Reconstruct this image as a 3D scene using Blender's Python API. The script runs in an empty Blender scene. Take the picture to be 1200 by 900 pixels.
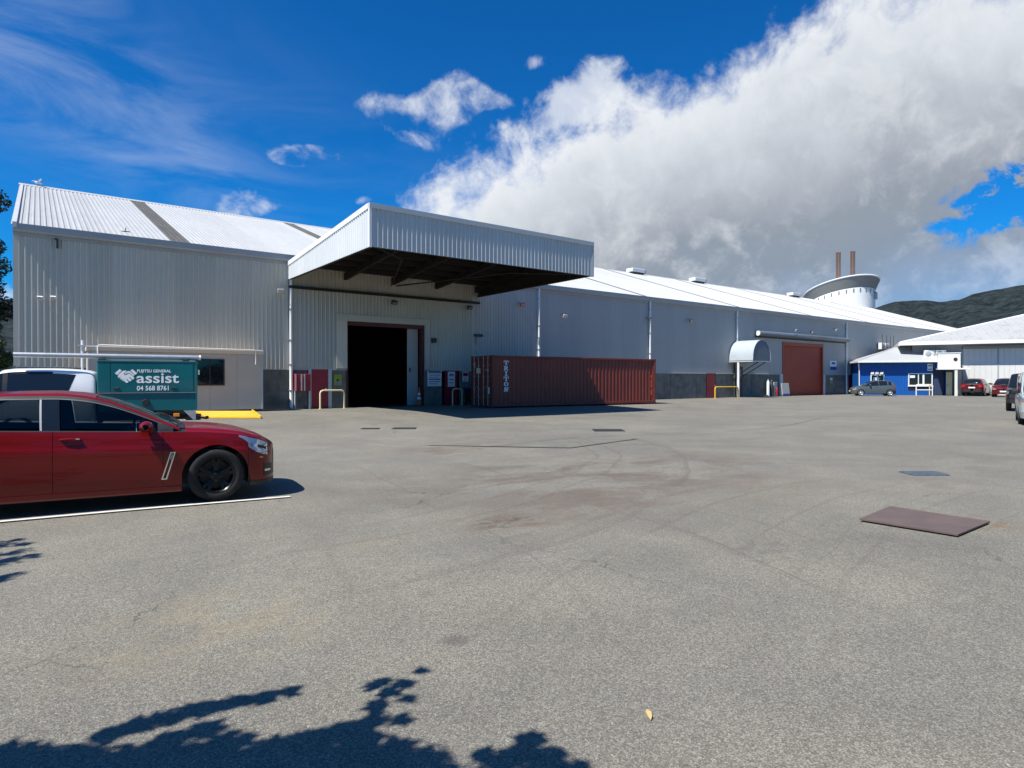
import bpy, math, random
from mathutils import Vector, Matrix, noise as mnoise
random.seed(7)
sc = bpy.context.scene
COL = sc.collection
PI = math.pi
# ------------------------------------------------------------------ camera, sky, sun, exposure
CAMX, CAMY, CAMZ = -24.87, -33.4, 1.52
YAW = math.radians(36.69)                      # warehouse facade lies along world X at Y = 0
SY, CYW = math.sin(YAW), math.cos(YAW)
cam_d = bpy.data.cameras.new('camera')
cam_d.sensor_width = 36.0
cam_d.lens = 745.0 / 1200.0 * 36.0
cam_d.clip_start = 0.1
cam_d.clip_end = 20000
cam = bpy.data.objects.new('camera', cam_d)
COL.objects.link(cam)
cam.location = (CAMX, CAMY, CAMZ)
cam.rotation_euler = (math.radians(90 - 0.346), 0, -YAW)
sc.camera = cam
sc.view_settings.view_transform = 'Standard'
sc.view_settings.look = 'None'
sc.view_settings.gamma = 1.0
sc.view_settings.exposure = 0.55
sc.cycles.use_denoising = True
sc.cycles.max_bounces = 6
sc.cycles.diffuse_bounces = 3
sc.cycles.transparent_max_bounces = 12

LD = Vector((0.67, 0.045, -1.0)).normalized()    # direction the sunlight travels
SUN_EL = math.asin(-LD.z)
SUN_AZ = math.atan2(-LD.x, -LD.y)              # clockwise from +Y
sd = bpy.data.lights.new('sun', 'SUN')
sd.energy = 5.0
sd.angle = math.radians(0.5)
sd.color = (1.0, 0.955, 0.89)
so = bpy.data.objects.new('sun', sd)
COL.objects.link(so)
so.rotation_euler = LD.to_track_quat('-Z', 'Y').to_euler()
so.location = (-60, -30, 80)

world = bpy.data.worlds.new('World')
sc.world = world
world.use_nodes = True


class NT:
    """small helper for wiring node trees"""
    def __init__(s, tree):
        s.t = tree
        s.n = tree.nodes
        s.l = tree.links

    def node(s, typ, **kw):
        nd = s.n.new(typ)
        for k, v in kw.items():
            setattr(nd, k, v)
        return nd

    def put(s, sock, v):
        if hasattr(v, 'is_output') or isinstance(v, bpy.types.NodeSocket):
            s.l.new(v, sock)
        elif isinstance(v, (tuple, list)):
            v = tuple(v)
            try:
                n = len(sock.default_value)
                if n == 4 and len(v) == 3:
                    v = v + (1.0,)
            except TypeError:
                pass
            sock.default_value = v
        else:
            sock.default_value = v

    def m(s, op, a, b=None, c=None, clamp=False):
        nd = s.node('ShaderNodeMath', operation=op)
        nd.use_clamp = clamp
        s.put(nd.inputs[0], a)
        if b is not None: s.put(nd.inputs[1], b)
        if c is not None: s.put(nd.inputs[2], c)
        return nd.outputs[0]

    def vm(s, op, a, b=None, scale=None):
        nd = s.node('ShaderNodeVectorMath', operation=op)
        s.put(nd.inputs[0], a)
        if b is not None: s.put(nd.inputs[1], b)
        if scale is not None: s.put(nd.inputs['Scale'], scale)
        return nd.outputs['Value'] if op in ('LENGTH', 'DISTANCE', 'DOT_PRODUCT') else nd.outputs[0]

    def ss(s, x, lo, hi, a=0.0, b=1.0):
        nd = s.node('ShaderNodeMapRange', interpolation_type='SMOOTHSTEP')
        s.put(nd.inputs[0], x)
        for i, v in enumerate((lo, hi, a, b)):
            s.put(nd.inputs[1 + i], v)
        return nd.outputs[0]

    def lin(s, x, lo, hi, a=0.0, b=1.0):
        nd = s.node('ShaderNodeMapRange')
        s.put(nd.inputs[0], x)
        for i, v in enumerate((lo, hi, a, b)):
            s.put(nd.inputs[1 + i], v)
        return nd.outputs[0]

    def noise(s, vec, scale, detail=4.0, rough=0.5, dist=0.0, out=0):
        nd = s.node('ShaderNodeTexNoise')
        if vec is not None: s.put(nd.inputs['Vector'], vec)
        s.put(nd.inputs['Scale'], scale)
        s.put(nd.inputs['Detail'], detail)
        s.put(nd.inputs['Roughness'], rough)
        s.put(nd.inputs['Distortion'], dist)
        return nd.outputs[out]

    def vor(s, vec, scale, feature='F1', out='Distance', rnd=1.0):
        nd = s.node('ShaderNodeTexVoronoi', feature=feature)
        if vec is not None: s.put(nd.inputs['Vector'], vec)
        s.put(nd.inputs['Scale'], scale)
        s.put(nd.inputs['Randomness'], rnd)
        return nd.outputs[out]

    def mix(s, f, a, b, typ='MIX'):
        nd = s.node('ShaderNodeMix', data_type='RGBA', blend_type=typ)
        s.put(nd.inputs[0], f)
        s.put(nd.inputs[6], a)
        s.put(nd.inputs[7], b)
        return nd.outputs[2]

    def xyz(s, v):
        nd = s.node('ShaderNodeSeparateXYZ')
        s.put(nd.inputs[0], v)
        return nd.outputs

    def cxyz(s, x, y, z):
        nd = s.node('ShaderNodeCombineXYZ')
        for i, v in enumerate((x, y, z)):
            s.put(nd.inputs[i], v)
        return nd.outputs[0]

    def map(s, v, scale=(1, 1, 1), rot=(0, 0, 0), loc=(0, 0, 0)):
        nd = s.node('ShaderNodeMapping')
        s.put(nd.inputs[0], v)
        nd.inputs['Location'].default_value = loc
        nd.inputs['Rotation'].default_value = rot
        nd.inputs['Scale'].default_value = scale
        return nd.outputs[0]

    def grey(s, v):
        nd = s.node('ShaderNodeCombineColor')
        for i in range(3): s.put(nd.inputs[i], v)
        return nd.outputs[0]


def pix(x, y):
    """photo direction as (azimuth, elevation) about the yard's viewing direction"""
    az = math.atan((x - 600) / 745.0)
    return az, math.atan((445.5 - y) * math.cos(az) / 745.0)


def build_sky():
    t = NT(world.node_tree)
    for nd in list(t.n): t.n.remove(nd)
    out = t.node('ShaderNodeOutputWorld')
    bg = t.node('ShaderNodeBackground')
    sky = t.node('ShaderNodeTexSky', sky_type='NISHITA')
    sky.sun_disc = False
    sky.sun_elevation = SUN_EL
    sky.sun_rotation = SUN_AZ % (2 * PI)
    sky.air_density = 1.0
    sky.dust_density = 0.4
    sky.ozone_density = 2.2
    tc = t.node('ShaderNodeTexCoord')
    d = t.vm('NORMALIZE', tc.outputs['Generated'])
    dx, dy, dz = t.xyz(d)
    xc = t.m('SUBTRACT', t.m('MULTIPLY', dx, CYW), t.m('MULTIPLY', dy, SY))
    zf = t.m('ADD', t.m('MULTIPLY', dx, SY), t.m('MULTIPLY', dy, CYW))
    az = t.m('ARCTAN2', xc, zf)
    el = t.m('ARCSINE', dz)
    # deepen the blue of the clear sky
    gm = t.node('ShaderNodeGamma')
    t.put(gm.inputs[0], sky.outputs[0])
    gm.inputs[1].default_value = 1.16
    blue = t.mix(1.0, gm.outputs[0], (0.07, 0.80, 1.46), 'MULTIPLY')
    # cloud noise, in direction space
    n1 = t.noise(d, 6.5, 9.0, 0.62, 0.25)
    n2 = t.noise(t.map(d, loc=(3.1, 1.7, 0.4)), 18.0, 7.0, 0.62, 0.3)
    n3 = t.noise(t.map(d, loc=(7.1, 2.7, 5.4)), 3.2, 6.0, 0.55, 0.2)
    c1 = t.m('SUBTRACT', n1, 0.5)
    c2 = t.m('SUBTRACT', n2, 0.5)
    c3 = t.m('SUBTRACT', n3, 0.5)
    # the large bank: below a curved upper-left edge
    eb = t.m('ADD', t.m('MULTIPLY_ADD', az, 0.40, 0.372),
             t.m('MULTIPLY', t.m('MULTIPLY', az, az), -0.30))
    depth = t.m('SUBTRACT', eb, el)
    lf = t.m('MULTIPLY', t.m('ADD', az, 0.185), 1.1)
    f = t.m('SMOOTH_MIN', depth, lf, 0.06)
    f = t.m('MINIMUM', f, 0.12)

    def blob(px, py, rx, ry, ang=0.0):
        a0, e0 = pix(px, py)
        u = t.m('DIVIDE', t.m('SUBTRACT', az, a0), 1.0)
        v = t.m('SUBTRACT', el, e0)
        ca, sa = math.cos(ang), math.sin(ang)
        p = t.m('ADD', t.m('MULTIPLY', u, ca), t.m('MULTIPLY', v, sa))
        q = t.m('SUBTRACT', t.m('MULTIPLY', v, ca), t.m('MULTIPLY', u, sa))
        r = t.m('ADD', t.m('POWER', t.m('ABSOLUTE', t.m('DIVIDE', p, rx / 745.0)), 2.0),
                t.m('POWER', t.m('ABSOLUTE', t.m('DIVIDE', q, ry / 745.0)), 2.0))
        return t.m('EXPONENT', t.m('MULTIPLY', r, -1.0))
    # blue openings in its right-hand side
    hole = blob(1196, 228, 62, 30, 0.35)
    hn = t.noise(t.map(d, loc=(1.3, 8.2, 2.2), scale=(1.0, 1.0, 1.8)), 11.0, 8.0, 0.66, 0.5)
    f = t.m('SUBTRACT', f, t.m('MULTIPLY', hole, t.m('MULTIPLY_ADD', t.m('SUBTRACT', hn, 0.5), 1.5, 0.19)))
    f = t.m('SUBTRACT', f, t.m('MULTIPLY', blob(1120, 262, 34, 7, 0.05), 0.10))
    f = t.m('ADD', f, t.m('MULTIPLY', c1, 0.23))
    f = t.m('ADD', f, t.m('MULTIPLY', c2, 0.16))
    big = t.ss(f, -0.01, 0.075)
    # thin streaky edges ahead of the bank
    edge = t.m('MULTIPLY', t.m('ADD', blob(700, 105, 80, 40, 0.3), blob(640, 150, 90, 40, 0.2)), 0.30)
    fe = t.m('ADD', edge, t.m('ADD', t.m('MULTIPLY', c1, 0.55), t.m('MULTIPLY', c2, 0.45)))
    wisp = t.m('MULTIPLY', t.ss(fe, 0.24, 0.42), 0.75)
    # single small clouds
    sm = None
    for b in ((530, 128, 42, 34, 0.5), (537, 112, 26, 22, 0.5), (455, 122, 62, 15, 0.0), (470, 160, 50, 12, -0.3), (360, 184, 48, 13, 0.03), (372, 180, 26, 10, 0.0), (340, 187, 22, 8, 0.0),
              (288, 228, 26, 26, -0.5), (285, 245, 38, 13, 0.1), (628, 75, 18, 11, 0), (575, 118, 50, 12, -.2),
              (5, 345, 26, 16, 0), (425, 235, 22, 9, 0.2)):
        g = blob(*b)
        sm = g if sm is None else t.m('ADD', sm, g)
    fs = t.m('ADD', t.m('MULTIPLY', t.m('MINIMUM', sm, 1.0), 0.27), t.m('ADD', t.m('MULTIPLY', c1, 0.35), t.m('MULTIPLY', c2, 0.55)))
    small = t.m('MULTIPLY', t.ss(fs, 0.19, 0.42), 0.86)
    # cirrus, upper left
    st = t.noise(t.map(d, scale=(1.0, 1.0, 3.2), rot=(0.3, 0.6, 0.2)), 4.2, 8.0, 0.6, 0.7)
    cir = t.m('ADD', t.m('ADD', blob(60, 40, 150, 60, -0.75), blob(60, 118, 150, 26, -0.28)),
              t.m('MULTIPLY', blob(200, 150, 330, 90, -0.3), 0.35))
    cir = t.m('MULTIPLY', t.m('MINIMUM', cir, 1.0), t.ss(st, 0.34, 0.72))
    cir = t.m('MULTIPLY', cir, 0.24)
    # loose fair-weather cloud over the rest of the sky
    away = t.ss(t.m('ABSOLUTE', az), 0.85, 1.25)
    rest = t.m('MULTIPLY', t.ss(t.m('ADD', t.m('MULTIPLY', c3, 1.0), t.m('MULTIPLY', c1, 0.6)), 0.13, 0.28), away)
    rest = t.m('MULTIPLY', rest, t.ss(el, 0.02, 0.12))
    # shade of the bank
    sh = t.m('ADD', t.m('MULTIPLY', depth, 1.2), t.m('MULTIPLY', c3, 0.20))
    sh = t.m('ADD', sh, t.m('MULTIPLY', c1, 0.24))
    ramp = t.node('ShaderNodeValToRGB')
    t.put(ramp.inputs[0], t.lin(sh, -0.05, 0.45))
    cr = ramp.color_ramp
    cr.elements[0].position = 0.0
    cr.elements[0].color = (0.83, 0.85, 0.88, 1)
    cr.elements[1].position = 1.0
    cr.elements[1].color = (0.27, 0.34, 0.45, 1)
    for p, c in ((0.20, (0.74, 0.77, 0.81)), (0.38, (0.56, 0.60, 0.655)), (0.58, (0.38, 0.415, 0.47)), (0.72, (0.265, 0.305, 0.365)), (0.86, (0.24, 0.295, 0.37))):
        e = cr.elements.new(p)
        e.color = c + (1,)
    cc = ramp.outputs[0]
    # brighter tufts
    tuft = t.m('MULTIPLY', t.ss(t.m('ADD', n2, t.m('MULTIPLY', c1, 0.8)), 0.46, 0.80), 0.42)
    cc = t.mix(tuft, cc, (0.80, 0.82, 0.85))
    S = 15.5
    ccs = t.mix(1.0, cc, (S, S, S), 'MULTIPLY')
    # nearer the horizon the bank thins to pale blue
    low = t.m('MULTIPLY', t.ss(el, 0.20, 0.05), t.ss(az, 0.35, 0.62))
    big = t.m('MULTIPLY', big, t.m('MULTIPLY_ADD', low, -0.42, 1.0))
    col = t.mix(cir, blue, (10.5, 11.4, 12.8))
    col = t.mix(rest, col, (8.5, 8.8, 9.2))
    col = t.mix(small, col, (11.0, 11.6, 12.4))
    col = t.mix(wisp, col, (10.8, 11.5, 12.4))
    col = t.mix(big, col, ccs)
    t.put(bg.inputs[0], col)
    bg.inputs[1].default_value = 0.05
    t.l.new(bg.outputs[0], out.inputs[0])


build_sky()

# ------------------------------------------------------------------ helpers
def gz(x, y):
    """height of the yard: level along the building, a shallow fall towards the middle"""
    def s(a, b, v):
        t = min(1, max(0, (v - a) / (b - a)))
        return t * t * (3 - 2 * t)
    d = 0.18 * s(-5.0, -11.0, y)
    d -= 0.08 * s(-17.0, -24.0, y)
    return -d * (1 - s(8, 30, x)) * (1 - 0.0)


def cw(xc, z):
    """yard coordinates measured from the gate where the photographer stood: right, ahead -> world"""
    return CAMX + SY * z + CYW * xc, CAMY + CYW * z - SY * xc


class MB:
    def __init__(s):
        s.v, s.f, s.mi = [], [], []

    def add(s, vs, fs, m=0):
        o = len(s.v)
        s.v += [tuple(p) for p in vs]
        s.f += [tuple(i + o for i in q) for q in fs]
        s.mi += [m] * len(fs)
        return s

    def box(s, x0, x1, y0, y1, z0, z1, m=0):
        v = [(x, y, z) for z in (z0, z1) for y in (y0, y1) for x in (x0, x1)]
        return s.add(v, [(0, 2, 3, 1), (4, 5, 7, 6), (0, 1, 5, 4), (2, 6, 7, 3), (0, 4, 6, 2), (1, 3, 7, 5)], m)

    def bev(s, x0, x1, y0, y1, z0, z1, b=0.02, m=0):
        """box with chamfered edges"""
        xs, ys, zs = (x0, x1), (y0, y1), (z0, z1)
        v, idx = [], {}
        for i in (0, 1):
            for j in (0, 1):
                for k in (0, 1):
                    sx, sy, sz = (b if i == 0 else -b), (b if j == 0 else -b), (b if k == 0 else -b)
                    for ax in range(3):
                        p = [xs[i] + sx, ys[j] + sy, zs[k] + sz]
                        p[ax] = (xs, ys, zs)[ax][(i, j, k)[ax]]
                        idx[(i, j, k, ax)] = len(v)
                        v.append(tuple(p))
        f = []
        I = idx
        for a in (0, 1):
            q = [I[(a, 0, 0, 0)], I[(a, 1, 0, 0)], I[(a, 1, 1, 0)], I[(a, 0, 1, 0)]]
            f.append(q if a else q[::-1])
            q = [I[(0, a, 0, 1)], I[(1, a, 0, 1)], I[(1, a, 1, 1)], I[(0, a, 1, 1)]]
            f.append(q[::-1] if a else q)
            q = [I[(0, 0, a, 2)], I[(1, 0, a, 2)], I[(1, 1, a, 2)], I[(0, 1, a, 2)]]
            f.append(q if a else q[::-1])
        for j in (0, 1):
            for k in (0, 1):
                f.append([I[(0, j, k, 1)], I[(1, j, k, 1)], I[(1, j, k, 2)], I[(0, j, k, 2)]])
                f.append([I[(j, 0, k, 0)], I[(j, 1, k, 0)], I[(j, 1, k, 2)], I[(j, 0, k, 2)]])
                f.append([I[(j, k, 0, 0)], I[(j, k, 1, 0)], I[(j, k, 1, 1)], I[(j, k, 0, 1)]])
        for i in (0, 1):
            for j in (0, 1):
                for k in (0, 1):
                    f.append([I[(i, j, k, 0)], I[(i, j, k, 1)], I[(i, j, k, 2)]])
        return s.add(v, f, m)

    def prism(s, poly, a0, a1, ax='y', m=0):
        """polygon in the plane across ax, extruded a0..a1"""
        n = len(poly)
        def P(p, a):
            if ax == 'y': return (p[0], a, p[1])
            if ax == 'x': return (a, p[0], p[1])
            return (p[0], p[1], a)
        v = [P(p, a0) for p in poly] + [P(p, a1) for p in poly]
        f = [tuple(range(n)), tuple(range(2 * n - 1, n - 1, -1))]
        f += [(i, i + n, (i + 1) % n + n, (i + 1) % n) for i in range(n)]
        return s.add(v, f, m)

    def tube(s, pts, r, n=8, m=0, cap=True, r2=None):
        pts = [Vector(p) for p in pts]
        N = len(pts)
        vs, fs = [], []
        up = None
        for i, p in enumerate(pts):
            t = (pts[min(i + 1, N - 1)] - pts[max(i - 1, 0)])
            if t.length < 1e-9: t = Vector((0, 0, 1))
            t.normalize()
            if up is None:
                up = Vector((0, 0, 1)) if abs(t.z) < 0.9 else Vector((1, 0, 0))
            a = t.cross(up)
            if a.length < 1e-6: a = t.orthogonal()
            a.normalize()
            b = a.cross(t).normalized()
            up = b
            rr = r if r2 is None else r + (r2 - r) * i / max(1, N - 1)
            if isinstance(r, (list, tuple)): rr = r[i]
            for k in range(n):
                th = 2 * PI * k / n
                vs.append(p + a * (rr * math.cos(th)) + b * (rr * math.sin(th)))
        for i in range(N - 1):
            for k in range(n):
                k2 = (k + 1) % n
                fs.append((i * n + k, i * n + k2, (i + 1) * n + k2, (i + 1) * n + k))
        if cap:
            fs.append(tuple(range(n))[::-1])
            fs.append(tuple((N - 1) * n + k for k in range(n)))
        return s.add(vs, fs, m)

    def lathe(s, prof, n=24, c=(0, 0, 0), ax='z', m=0, a0=0.0, a1=2 * PI):
        full = abs(a1 - a0 - 2 * PI) < 1e-6
        cnt = n if full else n + 1
        vs, fs = [], []
        for (r, h) in prof:
            for k in range(cnt):
                th = a0 + (a1 - a0) * k / n
                x, y = r * math.cos(th), r * math.sin(th)
                p = (x, y, h) if ax == 'z' else ((x, h, y) if ax == 'y' else (h, x, y))
                vs.append((p[0] + c[0], p[1] + c[1], p[2] + c[2]))
        for i in range(len(prof) - 1):
            for k in range(n):
                k2 = (k + 1) % cnt
                fs.append((i * cnt + k, i * cnt + k2, (i + 1) * cnt + k2, (i + 1) * cnt + k))
        return s.add(vs, fs, m)

    def grid(s, rows, m=0, flip=False):
        nr, nc = len(rows), len(rows[0])
        vs = [p for r in rows for p in r]
        fs = []
        for i in range(nr - 1):
            for j in range(nc - 1):
                q = (i * nc + j, i * nc + j + 1, (i + 1) * nc + j + 1, (i + 1) * nc + j)
                fs.append(q[::-1] if flip else q)
        return s.add(vs, fs, m)

    def xf(s, mat):
        s.v = [tuple(mat @ Vector(p)) for p in s.v]
        return s

    def mesh(s, name, mats, smooth=False, angle=None):
        me = bpy.data.meshes.new(name)
        me.from_pydata(s.v, [], s.f)
        if not isinstance(mats, (list, tuple)): mats = [mats]
        for mm in mats: me.materials.append(mm)
        if any(s.mi):
            me.polygons.foreach_set('material_index', s.mi)
        if smooth:
            me.polygons.foreach_set('use_smooth', [True] * len(me.polygons))
            if angle is not None:
                me.set_sharp_from_angle(angle=math.radians(angle))
        me.update()
        return me

    def build(s, name, mats, parent=None, smooth=False, angle=40, loc=None, rotz=None):
        return link(name, s.mesh(name, mats, smooth, angle), parent, loc, rotz)


def link(name, data, parent=None, loc=None, rotz=None):
    o = bpy.data.objects.new(name, data)
    COL.objects.link(o)
    if parent is not None: o.parent = parent
    if loc is not None: o.location = loc
    if rotz is not None: o.rotation_euler = (0, 0, rotz)
    return o


def tag(o, label, cat, group=None):
    o['label'] = label
    o['category'] = cat
    if group: o['group'] = group
    return o


def thing(name, label, cat, loc=(0, 0, 0), rotz=0.0, group=None):
    o = link(name, None, None, loc, rotz)
    o.empty_display_size = 0.3
    return tag(o, label, cat, group)


def setting(o, kind='structure'):
    o['kind'] = kind
    return o


def copy_tree(o, parent=None):
    c = o.copy()
    COL.objects.link(c)
    if parent is not None: c.parent = parent
    for ch in list(o.children):
        copy_tree(ch, c)
    return c


def text(name, body, size, mat, parent, loc, rot, ext=0.002, width=None, align='LEFT', bold=0.0, space=1.0):
    cu = bpy.data.curves.new(name, 'FONT')
    cu.body = body
    cu.size = size
    cu.extrude = ext
    cu.align_x = align
    cu.offset = bold
    cu.space_character = space
    cu.resolution_u = 4
    cu.materials.append(mat)
    o = bpy.data.objects.new(name, cu)
    COL.objects.link(o)
    o.parent = parent
    o.location = loc
    o.rotation_euler = rot
    bpy.context.view_layer.update()
    me = bpy.data.meshes.new_from_object(o.evaluated_get(bpy.context.evaluated_depsgraph_get()))
    me.materials.clear()
    me.materials.append(mat)
    bpy.data.objects.remove(o)
    bpy.data.curves.remove(cu)
    o = link(name, me, parent, loc)
    o.rotation_euler = rot
    if width:
        bpy.context.view_layer.update()
        w = o.dimensions.x
        if w > 1e-4: o.scale = (width / w, 1, 1)
    return o


# ------------------------------------------------------------------ materials
def mat(name, col, rough=0.6, metal=0.0, var=0.08, scale=3.0, bump=0.0, bscale=40.0, coat=0.0, spec=0.5, rnd=0.0, dirt=None, streak=0.0):
    m = bpy.data.materials.new(name)
    m.use_nodes = True
    t = NT(m.node_tree)
    b = t.n['Principled BSDF']
    tc = t.node('ShaderNodeTexCoord')
    co = tc.outputs['Object']
    n = t.noise(co, scale, 6.0, 0.6)
    v = t.lin(n, 0.25, 0.75, 1 - var, 1 + var)
    if rnd:
        oi = t.node('ShaderNodeObjectInfo')
        v = t.m('MULTIPLY', v, t.lin(oi.outputs['Random'], 0, 1, 1 - rnd, 1 + rnd))
    c = t.mix(1.0, tuple(col), t.grey(v), 'MULTIPLY')
    if streak:
        s = t.noise(t.map(co, scale=(7, 7, 0.25)), 2.0, 5.0, 0.6)
        c = t.mix(t.m('MULTIPLY', t.ss(s, 0.5, 0.8), streak), c, (col[0] * 0.45, col[1] * 0.42, col[2] * 0.38))
    if dirt:
        s = t.noise(co, dirt[1], 8.0, 0.65, 0.4)
        c = t.mix(t.ss(s, dirt[2], dirt[2] + 0.2), c, dirt[0])
    t.put(b.inputs['Base Color'], c)
    b.inputs['Metallic'].default_value = metal
    rn = t.lin(t.noise(co, scale * 2.3, 4.0), 0.2, 0.8, max(0.02, rough * 0.85), min(1, rough * 1.15))
    t.put(b.inputs['Roughness'], rn)
    b.inputs['Coat Weight'].default_value = coat
    b.inputs['Coat Roughness'].default_value = 0.03
    b.inputs['Specular IOR Level'].default_value = spec
    if bump:
        bn = t.node('ShaderNodeBump')
        bn.inputs['Strength'].default_value = bump
        bn.inputs['Distance'].default_value = 0.02
        t.put(bn.inputs['Height'], t.noise(co, bscale, 5.0, 0.6))
        t.l.new(bn.outputs[0], b.inputs['Normal'])
    return m


def asphalt(name='yard_asphalt', k=1.0, dark=None):
    m = bpy.data.materials.new(name)
    m.use_nodes = True
    t = NT(m.node_tree)
    b = t.n['Principled BSDF']
    co = t.node('ShaderNodeTexCoord').outputs['Object']
    x, y, z = t.xyz(co)
    flat = t.cxyz(x, y, 0.0)
    g1 = t.vor(flat, 88.0, out='Color')
    g1v = t.xyz(g1)[0]
    g2 = t.noise(flat, 210.0, 2.0, 0.6)
    g3 = t.vor(flat, 120.0)
    mid = t.noise(flat, 1.1, 8.0, 0.62)
    big = t.noise(flat, 0.16, 5.0, 0.55, 0.6)
    med = t.noise(t.map(flat, loc=(11, 4, 0)), 0.45, 6.0, 0.6, 0.4)
    v = t.m('MULTIPLY_ADD', t.m('SUBTRACT', g1v, 0.5), 0.62, 1.0)
    v = t.m('MULTIPLY', v, t.lin(g2, 0.25, 0.75, 0.80, 1.20))
    v = t.m('MULTIPLY', v, t.lin(mid, 0.25, 0.75, 0.86, 1.13))
    v = t.m('MULTIPLY', v, t.lin(big, 0.3, 0.7, 0.86, 1.10))
    base = t.mix(t.ss(med, 0.35, 0.68), (0.250, 0.233, 0.184), (0.210, 0.197, 0.163))
    base = t.mix(1.0, base, t.grey(v), 'MULTIPLY')
    # pale chips
    chip = t.m('MULTIPLY', t.ss(t.vor(flat, 30.0), 0.20, 0.08), t.ss(t.noise(flat, 19.0, 2.0), 0.47, 0.58))
    base = t.mix(t.m('MULTIPLY', chip, 0.75), base, (0.50, 0.48, 0.43))
    # shade between stones put into the colour as dark pits
    pit = t.ss(g3, 0.38, 0.62)
    base = t.mix(t.m('MULTIPLY', pit, 0.55), base, (0.06, 0.058, 0.052))
    # ochre bloom near the parked car and along the building
    oc = t.noise(t.map(flat, loc=(2.6, 9.3, 0)), 0.55, 6.0, 0.6, 0.3)
    def spot(px, py, r, rough=0.9, sx=1.0):
        q = t.vm('ADD', flat, t.vm('SCALE', t.vm('SUBTRACT', t.noise(flat, 0.8, 6.0, 0.65, 0.0, 1), (0.5, 0.5, 0.5)), scale=r * rough))
        d = t.vm('LENGTH', t.vm('MULTIPLY', t.vm('SUBTRACT', q, (px, py, 0)), (1.0 / sx, 1.0, 0.0)))
        return t.m('MULTIPLY', t.ss(d, r * 1.15, r * 0.2), t.ss(t.noise(t.map(flat, loc=(px, py, 1), scale=(1.0, 1.6, 1)), 1.9 / max(.5, r), 8.0, 0.7, 0.6), 0.40, 0.60))
    for (px, py, r, c, k, sx) in ((-23.95, -28.9, 0.85, (0.30, 0.235, 0.125), 0.24, 1.3), (-22.3, -27.6, 0.5, (0.28, 0.225, 0.12), 0.18, 1.4),
                                  (-20.6, -27.55, 0.42, (0.06, 0.042, 0.032), 0.85, 1.4), (-20.5, -27.6, 0.75, (0.15, 0.11, 0.08), 0.55, 1.7),
                                  (-16.9, -20.3, 1.5, (0.13, 0.085, 0.06), 0.62, 1.5), (-17.0, -25.3, 2.8, (0.105, 0.075, 0.058), 0.7, 1.8), (-18.6, -27.3, 1.3, (0.12, 0.09, 0.07), 0.6, 1.8),
                                  (-16.0, -27.9, 1.4, (0.15, 0.12, 0.09), 0.5, 1.5), (-16.35, -30.8, 0.5, (0.16, 0.10, 0.045), 0.7, 1.0),
                                  (-19.3, -30.0, 0.5, (0.10, 0.095, 0.085), 0.5, 1.3), (-13.6, -29.2, 0.9, (0.11, 0.09, 0.07), 0.4, 1.2)):
        base = t.mix(t.m('MULTIPLY', spot(px, py, r, 1.0, sx), k), base, c)
    # curved tyre scuffs: circles about where the trucks turn
    tyre = None
    for (cx, cy, r0, r1, fr) in ((-42.0, -22.0, 19.0, 30.0, 4.5), (-23.5, -15.5, 9.0, 15.6, 7.5), (3.0, -12.0, 15.0, 24.0, 5.5), (-15.0, -45.0, 12.0, 21.0, 5.0)):
        wob = t.vm('SCALE', t.vm('SUBTRACT', t.noise(flat, 0.25, 3.0, 0.5, 0.0, 1), (0.5, 0.5, 0.5)), scale=0.9)
        r = t.vm('LENGTH', t.vm('SUBTRACT', t.vm('ADD', flat, wob), (cx, cy, 0)))
        ring = t.noise(t.cxyz(r, 0.0, cx), fr, 3.0, 0.7)
        ln = t.m('MULTIPLY', t.ss(ring, 0.52, 0.68), t.m('MULTIPLY', t.ss(r, r0, r0 + 1.5), t.ss(r, r1, r1 - 2)))
        pm = t.noise(t.map(flat, loc=(cx, cy, 3)), 0.28, 5.0, 0.62, 0.3)
        ln = t.m('MULTIPLY', ln, t.ss(pm, 0.40, 0.58))
        tyre = ln if tyre is None else t.m('MAXIMUM', tyre, ln)
    base = t.mix(t.m('MULTIPLY', tyre, t.m('MULTIPLY', t.ss(t.vm('DISTANCE', flat, (-16.0, -25.0, 0.0)), 11.0, 4.0), 0.5)), base, (0.095, 0.082, 0.07))
    # faint pale scuffs
    pl = t.noise(t.map(flat, scale=(0.25, 1.3, 1), rot=(0, 0, 0.3)), 0.9, 6.0, 0.65, 0.5)
    base = t.mix(t.m('MULTIPLY', t.ss(pl, 0.60, 0.78), 0.28), base, (0.36, 0.35, 0.31))
    # cracks
    ck = t.vor(t.vm('ADD', flat, t.vm('SCALE', t.noise(flat, 2.2, 5.0, 0.6, 0.0, 1), scale=0.55)), 0.21, 'DISTANCE_TO_EDGE')
    cm = t.m('MULTIPLY', t.ss(ck, 0.0030, 0.0008), t.ss(t.noise(flat, 0.33, 3.0), 0.50, 0.57))
    base = t.mix(t.m('MULTIPLY', cm, 0.6), base, (0.05, 0.046, 0.04))
    # dark drips
    dr = t.m('MULTIPLY', t.ss(t.vor(flat, 0.55), 0.075, 0.03), t.ss(t.noise(flat, 0.9, 3.0), 0.5, 0.6))
    base = t.mix(t.m('MULTIPLY', dr, 0.5), base, (0.06, 0.055, 0.05))
    if dark: base = t.mix(1.0, base, dark, 'MULTIPLY')
    t.put(b.inputs['Base Color'], base)
    t.put(b.inputs['Roughness'], t.lin(mid, 0.2, 0.8, 0.80, 0.95))
    b.inputs['Specular IOR Level'].default_value = 0.35
    bn = t.node('ShaderNodeBump')
    bn.inputs['Strength'].default_value = 0.55
    bn.inputs['Distance'].default_value = 0.006
    hh = t.m('ADD', t.m('MULTIPLY', g3, -0.8), t.m('MULTIPLY', g2, 0.6))
    t.put(bn.inputs['Height'], t.m('ADD', hh, t.m('MULTIPLY', mid, 2.0)))
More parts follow.
